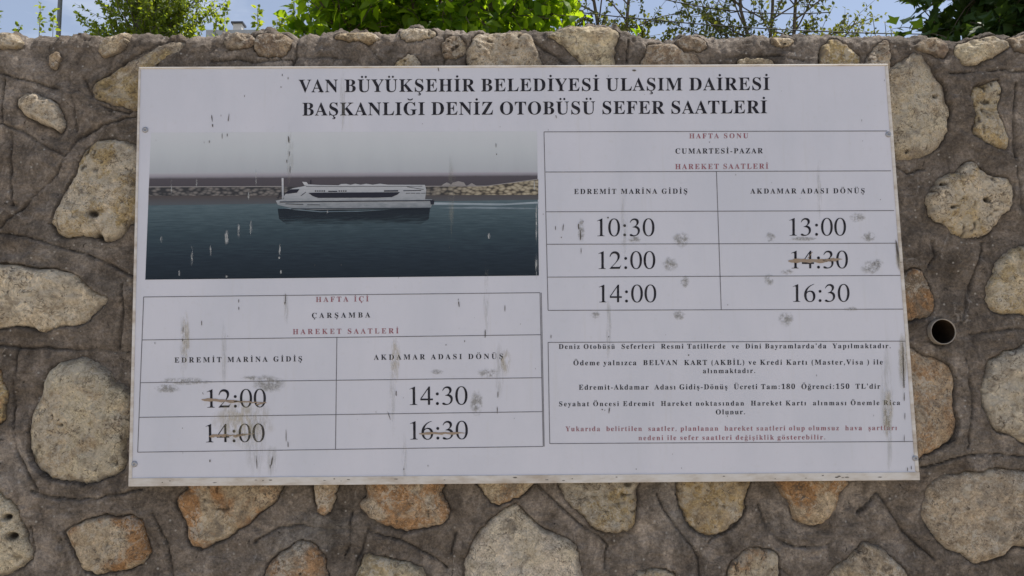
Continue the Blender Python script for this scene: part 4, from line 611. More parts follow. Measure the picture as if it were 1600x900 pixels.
def contours(ch):
    """advance, contours; capital height 100"""
    if ch in GLYPHS:
        g = GLYPHS[ch]
        return g[0], [list(zip(c[::2], c[1::2])) for c in g[1:]]
    if ch in BASE:
        b_, acc = BASE[ch]
        if ch == 'ı':
            a, cs = contours('i')
            return a, [c for c in cs if min(y for x, y in c) < 50]
        a, cs = contours(b_)
        mx = (min(x for c in cs for x, y in c)+max(x for c in cs for x, y in c))/2
        top = 120 if b_.isupper() else 92
        if acc == 'um': cs = cs+[ell(mx-15, top, 8.5, 8.5, 12), ell(mx+15, top, 8.5, 8.5, 12)]
        if acc == 'dot': cs = cs+[ell(mx, top, 9.5, 9.5, 12)]
        if acc == 'brv': cs = cs+[[(mx+22*math.cos(t), top+10+16*math.sin(t)) for t in [math.pi+math.pi*k/8 for k in range(9)]]+[(mx+14*math.cos(t), top+10+7*math.sin(t)) for t in [2*math.pi-math.pi*k/8 for k in range(9)]]]
        if acc == 'ced': cs = cs+[[(mx-3, -3), (mx+5, -3), (mx+3, -9), (mx+14, -14), (mx+13, -24), (mx+3, -30), (mx-12, -27), (mx-11, -23), (mx+1, -23), (mx+3, -18), (mx-6, -14)]]
        return a, cs
    P = {' ': (34, []), '.': (35, [ell(17, 8, 10, 10, 12)]), ',': (35, [[(8, 12), (14, 18), (22, 17), (27, 8), (24, -6), (10, -20), (8, -17), (17, -6), (16, -1), (9, 3)]]),
         ':': (48, [ell(24, 8, 10, 10, 12), ell(24, 60, 10, 10, 12)]), '-': (48, [[(6, 26), (42, 26), (42, 40), (6, 40)]]), "'": (38, [[(15, 66), (23, 66), (29, 98), (26, 104), (12, 104), (9, 98)]]),
         '(': (48, [[(42, 104), (25, 92), (12, 68), (9, 40), (13, 10), (26, -14), (42, -26), (43, -22), (32, -8), (27, 14), (26, 42), (28, 66), (33, 88), (43, 101)]]),
         ')': (48, [[(48-x, y) for x, y in [(42, 104), (25, 92), (12, 68), (9, 40), (13, 10), (26, -14), (42, -26), (43, -22), (32, -8), (27, 14), (26, 42), (28, 66), (33, 88), (43, 101)]]])}
    return P[ch]
_tri = {}
def glyph(ch, fig=False):
    k = (ch, fig)
    if k not in _tri:
        if fig:
            a, cs = FIG[ch]; a = a/6.76; cs = [[(x/6.76, y/6.76) for x, y in c] for c in cs]
        else:
            a, cs = contours(ch)
        V, T = [], []
        if cs:
            # accents and dots do not overlap the letter: group holes with the contour that holds them
            outs = []
            for c in sorted(cs, key=lambda c: -(max(p[0] for p in c)-min(p[0] for p in c))*(max(p[1] for p in c)-min(p[1] for p in c))):
                home = None
                for o_ in outs:
                    if bool(inside(np.array([c[0][0]]), np.array([c[0][1]]), o_[0])[0]): home = o_
                (home.append(c) if home else outs.append([c]))
            for o_ in outs:
                t = tessellate_polygon([[Vector((x, y, 0)) for x, y in c] for c in o_])
                n0 = len(V); V += [p for c in o_ for p in c]
                T += [tuple(n0+q for q in tr) for tr in t]
        _tri[k] = (a, V, T)
    return _tri[k]

YS = -0.060                                     # front face of the sign sheet
def layer(k): return YS - 0.00035*k
class Flat:
    """flat print: triangles given in photograph pixels, carried to the sign's own plane"""
    def __init__(s): s.V, s.F = [], []
    def poly(s, pts, k):
        n0 = len(s.V)
        s.V += [at(x, y, layer(k)) for x, y in pts]
        if len(pts) <= 4: s.F.append(tuple(range(n0, n0+len(pts))))
        else: s.F += [tuple(n0+q for q in t) for t in tessellate_polygon([[Vector((x, y, 0)) for x, y in pts]])]
    def line(s, a, b, w, k):
        d = Vector((b[0]-a[0], b[1]-a[1])).normalized(); nrm = Vector((-d.y, d.x))*w/2
        s.poly([(a[0]+nrm.x, a[1]+nrm.y), (b[0]+nrm.x, b[1]+nrm.y), (b[0]-nrm.x, b[1]-nrm.y), (a[0]-nrm.x, a[1]-nrm.y)], k)
    def text(s, txt, x0, y0, x1, y1, cap, k=2, fig=False, bold=0.0):
        gs = [glyph(c, fig) for c in txt]
        sc = cap/100.0
        nat = sum(g[0] for g in gs)*sc
        L_ = math.hypot(x1-x0, y1-y0); ux, uy = (x1-x0)/L_, (y1-y0)/L_
        first = min((v[0] for v in gs[0][1]), default=0)*sc
        last = (gs[-1][0]-max((v[0] for v in gs[-1][1]), default=gs[-1][0]))*sc
        track, hs = 0.0, 1.0
        if len(txt) > 1:
            track = (L_-(nat-first-last))/(len(txt)-1)
            if track < -0.02*cap:
                hs = L_/(nat-first-last); track = 0.0
        pen = -first*hs
        for (a, V, T) in gs:
            n0 = len(s.V)
            for (gx_, gy_) in V:
                u = pen+gx_*sc*hs; v = gy_*sc
                s.V.append(at(x0+ux*u+uy*v, y0+uy*u-ux*v, layer(k)))
            s.F += [tuple(n0+q for q in t) for t in T]
            pen += a*sc*hs+track
    def build(s, name, mat, parent):
        return link(name, np_mesh(name, s.V, s.F), mat, parent)

def slab(pts, y0, y1):
    """a slab whose outline is given in pixels (on the sign plane), from y0 (front) to y1 (back)"""
    P = [at(x, y, YS) for x, y in pts]; n = len(P)
    V = [(p.x, y0, p.z) for p in P]+[(p.x, y1, p.z) for p in P]
    F = [tuple(range(n)), tuple(range(2*n-1, n-1, -1))]+[(i, n+i, n+(i+1) % n, (i+1) % n) for i in range(n)]
    return V, F

base_pt = at(819, 755, YS)
sign = empty('information_sign', (base_pt.x, 0.0, base_pt.z), 'large white timetable board screwed to the stone wall', 'sign')
TL, TR, BR, BL = (217, 105), (1387, 100), (1437, 750), (201, 760)
V, F = slab([(219, 107), (1385, 102), (1434, 746), (203.5, 756)], YS, YS+0.022)
panel = link('panel', np_mesh('panel', V, F), M_PANEL, sign)
def trim(pts, proud=0.003, bev=0.0012):
    V, F = slab(pts, YS-proud, YS+0.025)
    o = link('edge_trim', np_mesh('edge_trim', V, F), M_TRIM, sign)
    md = o.modifiers.new('bevel', 'BEVEL'); md.width = bev; md.segments = 3
    return o
trim([TL, TR, (1387.3, 103), (216.9, 108)], 0.0035, 0.0032)
trim([(201.3, 747), (1436.2, 737.5), BR, BL])
trim([(216.9, 108.3), (220, 108.3), (206.5, 746.6), (201.4, 746.9)])
trim([(1382.5, 103.2), (1387.3, 103.2), (1436.0, 737.1), (1430, 737.1)], 0.003, 0.0028)

def screw(px, py):
    p = at(px, py, YS)
    V, F = lathe_y([(0.0098, 0.0), (0.0098, -0.0016), (0.0085, -0.0030), (0.006, -0.0040), (0.0028, -0.0043), (0.0026, -0.0028), (0.0004, -0.0028)], 0, 0, 20)
    V = [(x+p.x, y+YS-0.0002, z+p.z) for x, y, z in V]
    link('screw', np_mesh('screw', V, F), M_METAL, sign, True)
for q in ((227, 203), (1388, 210), (210, 725), (1430, 716)):
    screw(*q)

for line in (('VAN BÜYÜKŞEHİR BELEDİYESİ ULAŞIM DAİRESİ', 466.7, 144.2, 1202.7, 140.6, 19.6),
             ('BAŞKANLIĞI DENİZ OTOBÜSÜ SEFER SAATLERİ', 472.5, 180.6, 1198.7, 176.9, 19.9)):
    t = Flat(); t.text(*line); t.build('title_line', M_BLACK, sign)

# --- printed photograph of the ferry
def print_mat(name, stops, scale=20, stretch=(1, 1, 8), amp=0.10, detail=5):
    m, N, L, b = new_mat(name, 0.5, 0.12)
    tc = N.new('ShaderNodeTexCoord'); sp_ = N.new('ShaderNodeSeparateXYZ'); L.new(tc.outputs['Generated'], sp_.inputs[0])
    n = noise(N, L, scale, detail, 0.6, stretch)
    f = math_n(N, L, 'ADD', sp_.outputs['Z'], math_n(N, L, 'MULTIPLY', math_n(N, L, 'SUBTRACT', n, 0.5), amp))
    L.new(ramp(N, L, f, stops), b.inputs['Base Color'])
    return m
PM_SKY = print_mat('printed_sky', [(0.0, (0.40, 0.40, 0.43)), (0.10, (0.41, 0.43, 0.46)), (0.55, (0.49, 0.515, 0.54)), (1.0, (0.545, 0.56, 0.59))], 4, (6, 1, 1), .25)
PM_SHORE = print_mat('printed_hills', [(0.0, (0.075, 0.068, 0.078)), (0.62, (0.090, 0.080, 0.092)), (0.74, (0.26, 0.25, 0.28)), (0.82, (0.33, 0.31, 0.35)), (0.95, (0.40, 0.40, 0.43)), (1.0, (0.46, 0.48, 0.51))], 25, (2, 1, 2), .04)
PM_ROCK, N, L, b = new_mat('printed_rocks', 0.45, 0.35)
vo = N.new('ShaderNodeTexVoronoi'); vo.inputs['Scale'].default_value = 62
tc = N.new('ShaderNodeTexCoord'); mp_ = N.new('ShaderNodeMapping'); mp_.inputs['Scale'].default_value = (1, 1, 1.9)
L.new(tc.outputs['Object'], mp_.inputs[0]); L.new(mp_.outputs[0], vo.inputs['Vector'])
sp_ = N.new('ShaderNodeSeparateXYZ'); L.new(tc.outputs['Generated'], sp_.inputs[0])
dk = ramp(N, L, vo.outputs['Distance'], [(0.15, (0.19, 0.17, 0.155)), (0.5, (0.09, 0.082, 0.08)), (0.7, (0.03, 0.028, 0.03))])
lt = ramp(N, L, vo.outputs['Distance'], [(0.15, (0.42, 0.37, 0.27)), (0.5, (0.25, 0.21, 0.145)), (0.75, (0.05, 0.04, 0.03))])
L.new(mix(N, L, ramp(N, L, sp_.outputs['X'], [(0.68, 0.0), (0.86, 1.0)]), dk, lt), b.inputs['Base Color'])
PM_WATER = print_mat('printed_water', [(0.0, (0.016, 0.024, 0.034)), (0.25, (0.024, 0.036, 0.050)), (0.55, (0.044, 0.068, 0.084)), (0.85, (0.088, 0.128, 0.148)), (1.0, (0.12, 0.155, 0.175))], 16, (1, 1, 13), .55)
PM_REFL = print_mat('printed_reflection', [(0.0, (0.095, 0.105, 0.12)), (1.0, (0.085, 0.072, 0.07))], 15, (4, 1, 2), .2)
PM_HULL = print_mat('printed_hull', [(0.0, (0.20, 0.22, 0.24)), (0.4, (0.33, 0.345, 0.37)), (0.8, (0.43, 0.44, 0.465)), (1.0, (0.50, 0.50, 0.52))], 40, (1.2, 1, 4), .7)
PM_GLASS = print_mat('printed_dark_glass', [(0.0, (0.028, 0.032, 0.045)), (1.0, (0.022, 0.02, 0.03))], 60, (1, 1, 2), .3)
PM_SHADE = print_mat('printed_boat_reflection', [(0.0, (0.030, 0.040, 0.052)), (1.0, (0.020, 0.026, 0.036))], 20, (1, 1, 10), .8)
N, L = PM_SHADE.node_tree.nodes, PM_SHADE.node_tree.links
sz_ = N.new('ShaderNodeSeparateXYZ'); tcz = N.new('ShaderNodeTexCoord'); L.new(tcz.outputs['Generated'], sz_.inputs[0])
L.new(math_n(N, L, 'MULTIPLY', ramp(N, L, math_n(N, L, 'ADD', sz_.outputs['Z'], math_n(N, L, 'MULTIPLY', math_n(N, L, 'SUBTRACT', noise(N, L, 30, 4, .6, (.5, 1, 9)), .5), 1.2)), [(0.15, 0.0), (0.6, 1.0)]), .85), N['Principled BSDF'].inputs['Alpha'])
PM_WAKE = print_mat('printed_wake', [(0.0, (0.10, 0.135, 0.16)), (0.5, (0.22, 0.27, 0.31)), (1.0, (0.33, 0.38, 0.42))], 30, (1, 1, 6), 1.0)
M_QUAY = ink('printed_pale_quay', (0.26, 0.24, 0.235), 0.4)
def leftx(y): return 236.0+(227.0-236.0)*(y-207)/230.0
def rightx(y): return 839.0+(842.0-839.0)*(y-205)/226.0
def band(ya_l, ya_r, yb_l, yb_r, k):
    f = Flat(); n = 40; T, B = [], []
    for i in range(n+1):
        s = i/n
        xa = leftx(ya_l)*(1-s)+rightx(ya_r)*s; xb = leftx(yb_l)*(1-s)+rightx(yb_r)*s
        T.append(at(xa, ya_l*(1-s)+ya_r*s, layer(k))); B.append(at(xb, yb_l*(1-s)+yb_r*s, layer(k)))
    f.V = T+B; f.F = [(i, i+1, n+2+i, n+1+i) for i in range(n)]
    return f
f = band(207, 205, 272, 271, 1)
photo = f.build('printed_photograph', PM_SKY, sign)
tag(photo, 'faded printed photograph of a white ferry on dark water')
sky_kids = [('distant_shore', band(270, 269.5, 293, 291.5, 2), PM_SHORE), ('water', band(305, 303, 437, 430.5, 2), PM_WATER)]
for nm, fl, mt in sky_kids: fl.build(nm, mt, photo)
f = Flat()
f.poly([(232.4, 293), (440, 292), (700, 291.3), (755, 291), (800, 286), (841, 280.5), (841, 305), (760, 304.6), (650, 305), (440, 305.5), (232, 306)], 3)
f.build('breakwater', PM_ROCK, photo)
f = Flat(); f.line((232.6, 292), (440, 291.3), 1.3, 4); f.line((664, 291), (760, 290.6), 1.2, 4); f.line((760, 290.6), (841, 280), 1.2, 4)
for (q0, q1, q2) in ((690, 706, 286), (704, 728, 284), (730, 744, 287)): f.poly([(q0, 290), (q0+3, q2+1.5), ((q0+q1)/2, q2-1), (q1-3, q2+1), (q1, 290)], 4)
f.build('quay_edge', M_QUAY, photo)
f = Flat(); f.poly([(232, 306), (440, 305.5), (841, 304.5), (841, 312), (440, 318), (232, 321)], 3); f.build('breakwater_reflection', PM_REFL, photo)
f = Flat(); f.poly([(434, 326), (560, 328), (672, 325), (670, 342), (655, 352), (560, 356), (450, 352), (436, 342)], 3); f.build('ferry_reflection', PM_SHADE, photo)
f = Flat()
f.poly([(676, 316), (720, 317), (790, 318), (841, 315), (841, 318), (780, 321), (700, 320), (676, 320.5)], 3)
f.poly([(682, 325), (740, 323), (841, 325), (841, 327), (740, 326.5)], 3)
f.poly([(440, 324), (470, 327), (500, 330), (560, 329.2), (610, 327.6), (560, 330.8), (500, 331.5), (460, 328)], 4)
f.build('wake', PM_WAKE, photo)
f = Flat()
f.poly([(431, 313.5), (443, 311), (675, 311.5), (677, 315), (673, 324.5), (600, 326), (490, 328), (455, 325), (434, 320)], 4)
f.poly([(441, 313), (444, 306), (450, 298), (458, 294), (470, 292), (478, 290), (482, 288), (500, 289), (529, 289.5), (533, 287.5), (541, 287.2), (548, 288.8), (555, 287), (564, 288.6), (572, 287), (582, 288.6), (594, 287), (606, 288.6), (664, 288.8), (666, 297), (664, 313)], 5)
f.poly([(440, 278), (443, 278), (443.5, 311), (440.5, 311)], 5)
f.poly([(472, 284), (479, 284.5), (482, 288.5), (476, 290)], 6)
ferry = f.build('ferry', PM_HULL, photo)
f = Flat()
f.poly([(482, 301.5), (490, 301), (540, 300.8), (625, 300.3), (621, 304), (612, 308), (590, 308.8), (497, 309.2), (488, 306)], 7)
f.poly([(444, 303), (450, 298), (455, 295.8), (468, 295.5), (464, 301), (452, 302.5)], 7)
f.poly([(513, 298.2), (527, 298.2), (527, 299.8), (513, 299.8)], 7); f.poly([(600, 297.4), (622, 297.2), (622, 299.2), (600, 299.4)], 7)
f.line((437, 315.6), (677, 313.3), 1.5, 7); f.line((455, 326.4), (673, 325), 1.2, 7)
f.poly([(672, 313.4), (678.5, 313.4), (678, 319.5), (673, 319.5)], 7)
f.line((630, 298), (658, 297.4), 1.1, 7)
for q in range(9): f.poly([(492+q*3.4+(q > 4)*20, 297.6), (494.2+q*3.4+(q > 4)*20, 297.6), (494.2+q*3.4+(q > 4)*20, 299.4), (492+q*3.4+(q > 4)*20, 299.4)], 7)
for q in range(4): f.line((634+q*8, 302), (641+q*8, 301.8), .7, 7)
f.line((478, 291.5), (660, 291), .6, 7); f.line((470, 306), (478, 300), .8, 7); f.line((636, 292), (662, 296), .7, 7)
f.line((446, 318.5), (474, 319.5), .9, 7); f.line((480, 319.8), (500, 320), .7, 7); f.line((434, 311), (438, 300), .8, 7); f.line((432, 309), (441, 306), .6, 7)
f.poly([(485, 281), (486, 281), (486.4, 288), (484.8, 288)], 7)
f.build('ferry_windows', PM_GLASS, photo)

# --- timetables
def table(name, label, lines, width=1.15):
    f = Flat()
    for a, b_ in lines: f.line(a, b_, width, 2)
    return tag(f.build(name, M_LINE, sign), label)
def lettering(parent, name, items, mat, label=None, fig=False):
    for it in items:
        f = Flat(); f.text(*it, fig=fig); tag(f.build(name, mat, parent), label)
def strike(parent, name, label, strokes):
    f = Flat(); rr = random.Random(len(label))
    for (x0, y0, x1, y1, w) in strokes:
        n = 14; up, dn = [], []
        for i in range(n+1):
            s = i/n; x = x0+(x1-x0)*s; y = y0+(y1-y0)*s
            hw = w/2*min(1, .35+4*s, .25+3*(1-s))*rr.uniform(.6, 1.1)
            j = rr.uniform(-.7, .7)
            up.append((x, y-hw+j)); dn.append((x, y+hw+j))
        for i in range(n): f.poly([up[i], up[i+1], dn[i+1], dn[i]], 4)
    return tag(f.build(name, M_SCRATCH, parent), label)

wk = table('timetable', 'weekend timetable at the upper right of the board', [((850, 206), (1386, 204.6)), ((850, 206), (856.4, 485)), ((851.3, 268.8), (1392, 266.9)), ((853, 330.9), (1397, 329)),
    ((854.4, 381.7), (1402, 380)), ((855.4, 433), (1407, 430.4)), ((856.4, 485), (1411, 483)), ((1119.5, 267.8), (1127, 484))])
lettering(wk, 'heading', [('HAFTA SONU', 1077, 216.2, 1169, 215.8, 7.6), ('HAREKET SAATLERİ', 1055, 264.3, 1200.5, 263.6, 8)], M_RED, 'faded red heading')
lettering(wk, 'day_name', [('CUMARTESİ-PAZAR', 1055.5, 240, 1192, 239.5, 8)], M_BLACK)
lettering(wk, 'column_heading', [('EDREMİT MARİNA GİDİŞ', 897, 303.1, 1074, 302.5, 7.8)], M_BLACK)
lettering(wk, 'column_heading', [('AKDAMAR ADASI DÖNÜŞ', 1172.5, 302.5, 1351, 301.9, 7.8)], M_BLACK)
for it in (('10:30', 933, 369, 1022.7, 368.6, 27.5), ('12:00', 935, 420.2, 1024, 419.8, 27.5), ('14:00', 936, 472.4, 1025.5, 472, 27.5),
           ('13:00', 1233.5, 368.2, 1322, 367.8, 27.5), ('14:30', 1236.5, 419.4, 1325, 419, 27.5), ('16:30', 1239, 471.6, 1327.5, 471.2, 27.5)):
    lettering(wk, 'departure_time', [it], M_BLACK, None, True)
strike(wk, 'strike_mark', 'brown scratched line through 14:30', [(1232, 407.5, 1300, 407.6, 6.5), (1285, 407, 1316, 405, 5), (1262, 404, 1270, 393, 2)])

wd = table('timetable', 'weekday timetable at the lower left of the board', [((224.4, 464), (843.8, 457.3)), ((224.4, 464), (215, 706.6)), ((843.8, 457.3), (848.8, 697.6)), ((845.8, 457.3), (850.4, 697.6)), ((222, 531.2), (845.3, 523)),
    ((219.2, 598), (846.6, 590.2)), ((217.3, 652.2), (847.8, 643.2)), ((215, 706.6), (848.8, 697.6)), ((526.3, 527.3), (524.2, 702.3))])
lettering(wd, 'heading', [('HAFTA İÇİ', 493.5, 471.9, 576, 470.9, 8), ('HAREKET SAATLERİ', 457.5, 522.3, 622.8, 520.8, 8)], M_RED, 'faded red heading')
lettering(wd, 'day_name', [('ÇARŞAMBA', 487.5, 497, 578.5, 496, 8)], M_BLACK)
lettering(wd, 'column_heading', [('EDREMİT MARİNA GİDİŞ', 272.7, 566.6, 472, 564.6, 8)], M_BLACK)
lettering(wd, 'column_heading', [('AKDAMAR ADASI DÖNÜŞ', 584, 562.2, 786, 560.6, 8)], M_BLACK)
for it in (('12:00', 323.5, 637, 415.6, 636, 28.6), ('14:00', 321.5, 691.2, 413.6, 690.2, 28.6), ('14:30', 640, 632.8, 730.6, 632, 28.6), ('16:30', 640.8, 686.8, 731.2, 686, 28.6)):
    lettering(wd, 'departure_time', [it], M_BLACK, None, True)
strike(wd, 'strike_mark', 'brown scratched line through 12:00', [(315, 624.2, 378, 628, 5), (352, 626.5, 417, 629.5, 2.2), (400, 632, 416, 628.5, 3)])
strike(wd, 'strike_mark', 'brown scratched line through 14:00', [(327, 681.5, 358, 680, 5), (350, 681, 398, 678, 2.2), (364, 682, 384, 678.5, 4)])
strike(wd, 'strike_mark', 'brown scratched line through 16:30', [(655, 677.5, 726, 676.6, 4)])

nt = table('notice_box', 'boxed notice at the lower right of the board', [((856.4, 535), (1416, 533)), ((856.4, 535), (859, 693.2)), ((859, 693.2), (1428, 689.9))])
lettering(nt, 'notice_lettering', [
    ('Deniz Otobüsü  Seferleri  Resmi Tatillerde  ve  Dini Bayramlarda\'da  Yapılmaktadır.', 873, 545.2, 1391.6, 544, 7.4),
    ('Ödeme yalnızca  BELVAN  KART (AKBİL) ve Kredi Kartı (Master,Visa ) ile', 896, 570.8, 1379.4, 569.5, 7.8),
    ('alınmaktadır.', 1098.4, 583.2, 1180, 582.8, 7.4),
    ('Edremit-Akdamar  Adası Gidiş-Dönüş  Ücreti Tam:180  Öğrenci:150  TL\'dir', 904.4, 609, 1375.6, 607.4, 7.8),
    ('Seyahat Öncesi Edremit  Hareket noktasından  Hareket Kartı  alınması Önemle Rica', 873.6, 634.8, 1406.4, 632.8, 7.4),
    ('Olunur.', 1118.6, 647.6, 1164, 647.2, 7.6)], M_BLACK)
lettering(nt, 'warning_lettering', [
    ('Yukarıda  belirtilen  saatler, planlanan  hareket saatleri olup olumsuz  hava  şartları', 883.6, 673.8, 1401.6, 672, 7.4),
    ('nedeni ile sefer saatleri değişiklik gösterebilir.', 997.6, 687.8, 1289.4, 686.6, 7.4)], M_RED, 'faded red warning text')

# --- dirt on the sheet
rr = random.Random(12)
f = Flat()
def fleck(x, y, w, h, lean=0.0, k=6):
    n = 9; P = []
    for i in range(n):
        a = 2*math.pi*i/n; q = rr.uniform(.65, 1.15)
        P.append((x+.8*w*q*math.cos(a)+lean*h*math.sin(a), y+h*q*math.sin(a)))
    f.poly(P, k)
for (x, y, w, h, l) in [(331,185,1.0,6,.1),(332,196,1.2,3,.1),(357,184,1.0,7,-.1),(347,212,.7,5,0),(355,211,.9,3,0),(327,221,.8,2,0),(382,150,.7,2,0),(451,218,1.3,7,.1),(452,240,.8,5,0),(453,265,.7,6,0),(448,252,1,3,.1),
     (440,105,.8,3,0),(441,117,.8,2,0),(450,122,.8,2,0),(439,136,1,1.2,0),(685,108,.8,4,.2),(891,101,1,3,.2),(991,110,4,1.6,0),(1003,101,.9,3,.2),(869,182,.8,3,.2),(775,227,.8,4,0),(776,241,.9,1.5,0),(950,340,1.5,1.5,0),(880,355,.9,6,-.1),(877,371,1,1.5,0),(868,356,.7,4,0),(911,346,.8,2,0),(904,354,1.2,6,0),(907,368,1.5,8,0),(908,392,.8,6,0),
     (717,475,1.2,5,.1),(716,468,.6,2,0),(789,482,.8,5,0),(758,520,1.2,8,0),(697,539,.9,1.2,0),(726,533,1,1.5,0),(373,470,.8,3,0),(373,482,.8,3,0),(446,466,1,8,0),(445,474,.9,3,0),(286,515,.8,6,0),(285,531,.8,3,0),(242,536,.7,2,0),(315,505,.7,5,0),(619,615,1,5,0),(608,650,.8,8,.3),(778,616,.8,6,0),(777,640,.8,6,0),(1076,555,1.5,1.5,0),(941,640,1.6,1,0),(952,641,1.1,5,-.1),(951,526,.8,1.5,0),(861,526,.8,3,0),(631,733,1.1,1.2,0),(630,746,.9,2,0),(994,733,1,1.3,0),(328,720,1,2.5,0),(425,720,1.4,8,-.15),(422,729,1,4,0),(401,722,.8,10,.05),(450,694,1,5,0),(447,680,.7,10,0),(1418,733,.8,4,0),(1424,731,.7,3,0),(1413,620,.9,9,0),(1414,650,.7,6,0),(1413,685,.6,7,0),(855,744,5,1.2,0),(872,748,6,.8,0),(330,636,.8,1,0),(285,669,.8,1,0),(317,615,.7,2,.3)]:
    fleck(x, y, w, h, l)
for _ in range(55):
    fleck(rr.uniform(215, 1400), rr.uniform(112, 740), rr.uniform(.25, .6), rr.uniform(.3, 2.2), rr.uniform(-.1, .1))
for i in range(26):
    x = rr.uniform(215, 1425); fleck(x, 753.5-(x-201)*.0081+rr.uniform(-3, 3), rr.uniform(1.5, 5), rr.uniform(.5, 1.0), 0, 10)
# the dark slash and the long brown drip near the right edge
f.poly([(1399.5, 374), (1402, 380), (1404.5, 396), (1404.3, 412), (1405.5, 424), (1403.5, 414), (1401.5, 398), (1400, 386)], 6)
f.poly([(1410.5, 528), (1411.7, 545), (1412.6, 575), (1413.6, 606), (1412, 606), (1411.2, 585), (1410.2, 560)], 6)
dirt = tag(f.build('dirt_specks', M_DARKSPOT, sign), 'dark drips and fly specks on the sheet', kind='stuff')

def smears(name, mat, items, k, label):
    V, F, A = [], [], []
    for (x, y, w, h) in items:
        n = 20; n0 = len(V)
        V.append(at(x, y, layer(k))); A.append(1.0)
        for ring, fd in ((.55, .85), (1.0, 0.0)):
            for i in range(n):
                a = 2*math.pi*i/n
                V.append(at(x+w*ring*math.cos(a)*rr.uniform(.75, 1.15), y+h*ring*math.sin(a)*rr.uniform(.75, 1.15), layer(k))); A.append(fd)
        for i in range(n):
            j = (i+1) % n
            F.append((n0, n0+1+i, n0+1+j)); F.append((n0+1+i, n0+1+n+i, n0+1+n+j, n0+1+j))
    me = np_mesh(name, V, F); attr(me, 'fade', A)
    tag(link(name, me, mat, sign), label, kind='stuff')
smears('mud_smears', M_SMEAR, [(1047,413,13,13),(1362,417,17,13),(1204,371,9,9),(1358,370,13,9),(1228,497,14,13),(1061,493,11,8),(930,492,9,6),(991,374,11,6),(1065,374,14,14),(1070,440,8,11),(1202,437,9,10),(682,581,11,5),(762,583,17,9),(745,630,12,20),(392,591,18,5),(290,596,45,7),(262,607,22,9),(420,600,28,16),(1340,340,14,8),(1255,373,26,4),(1372,412,9,8),(908,360,6,22),(1330,483,12,4),(1230,425,10,5)], 5, 'grey green mud smears')
smears('rain_streaks', M_SMEAR_V, [(453,240,7,48),(286,540,7,55),(400,690,20,55),(425,720,12,30),(613,620,6,60),(780,580,9,45),(447,480,5,30),(1385,610,12,80),(1390,680,5,80),(632,720,5,45),(951,510,5,60),(1280,300,5,55),(535,160,5,60),(975,350,6,60),(705,300,6,70),(1411,570,9,50),(760,470,5,60),(350,560,5,60)], 5.4, 'faint rain streaks')
smears('ochre_stains', M_OCHRE, [(1388,640,9,40),(1411,560,9,45),(790,565,10,22),(290,530,9,45),(380,660,50,40),(1385,660,6,30),(617,560,9,40),(1405,400,7,26)], 5.7, 'ochre stains')
smears('pale_droppings', M_PALE, [(354,371,3.5,14),(373,360,2.5,14),(392,356,2.2,13),(329,392,1.8,9),(280,427,1.8,6),(252,374,2,6),(437,390,1.8,10),(436,403,2,2.5),(439,425,2,4),(352,432,5,2.5),(268,290,1.4,14),(307,286,1.6,8),(388,305,1.6,8),(400,276,1.2,16),(764,369,2.5,6),(838,350,1.5,40),(838,415,2,25),(835,290,1.2,12),(512,331,1.5,4),(300,400,2,20)], 5.2, 'pale bird droppings on the printed photograph')

# ------------------------------------------------------------------ vegetation behind the wall
def leaf_mat(name, c_dark, c_light, trans=0.45, rough=0.5):
    m, N, L, b = new_mat(name, rough, 0.35)
    v = attr_n(N, 'shade').outputs['Fac']
    c = ramp(N, L, v, [(0.0, c_dark), (1.0, c_light)])
    L.new(c, b.inputs['Base Color'])
    tr = N.new('ShaderNodeBsdfTranslucent'); L.new(mix(N, L, 1.0, c, (3.0, 2.5, 0.7), 'MULTIPLY'), tr.inputs['Color'])
    ms = N.new('ShaderNodeMixShader'); ms.inputs[0].default_value = trans
    L.new(b.outputs[0], ms.inputs[1]); L.new(tr.outputs[0], ms.inputs[2])
    L.new(ms.outputs[0], N['Material Output'].inputs['Surface'])
    return m
M_MULB = leaf_mat('broad_leaf', (0.060, 0.125, 0.014), (0.180, 0.280, 0.030), 0.68)
M_VINE = leaf_mat('dark_broad_leaf', (0.022, 0.050, 0.014), (0.052, 0.100, 0.022), 0.25)
M_POPL = leaf_mat('poplar_leaf', (0.070, 0.115, 0.028), (0.180, 0.240, 0.055), 0.65)
M_GREYL = leaf_mat('small_leaf', (0.055, 0.078, 0.026), (0.130, 0.155, 0.060), 0.45)
M_BARK = plain('bark', (0.13, 0.105, 0.08), 0.9, 0.2, 0.4, 25)
M_BARKG = plain('young_bark', (0.16, 0.15, 0.115), 0.85, 0.2, 0.3, 30)

LEAF_V = np.array([(0, 0, 0), (0, .36, -.05), (0, .70, -.07), (0, 1, -.20), (-.33, .24, .08), (-.30, .58, .03), (.33, .24, .08), (.30, .58, .03)])
LEAF_F4 = np.array([(1, 2, 5, 4), (1, 6, 7, 2)])
LEAF_F3 = np.array([(0, 1, 4), (2, 3, 5), (0, 6, 1), (2, 7, 3)])
# lobed, pointed leaf (three tips)
LOBE_V = np.array([(0, 0, 0), (0, .40, -.03), (0, .68, -.04), (0, 1, -.16), (-.50, .46, .03), (-.17, .58, .0), (.50, .46, .03), (.17, .58, .0)])
LOBE_F4 = np.array([(0, 1, 5, 4), (0, 6, 7, 1)])
LOBE_F3 = np.array([(1, 2, 5), (2, 3, 5), (1, 7, 2), (2, 7, 3)])

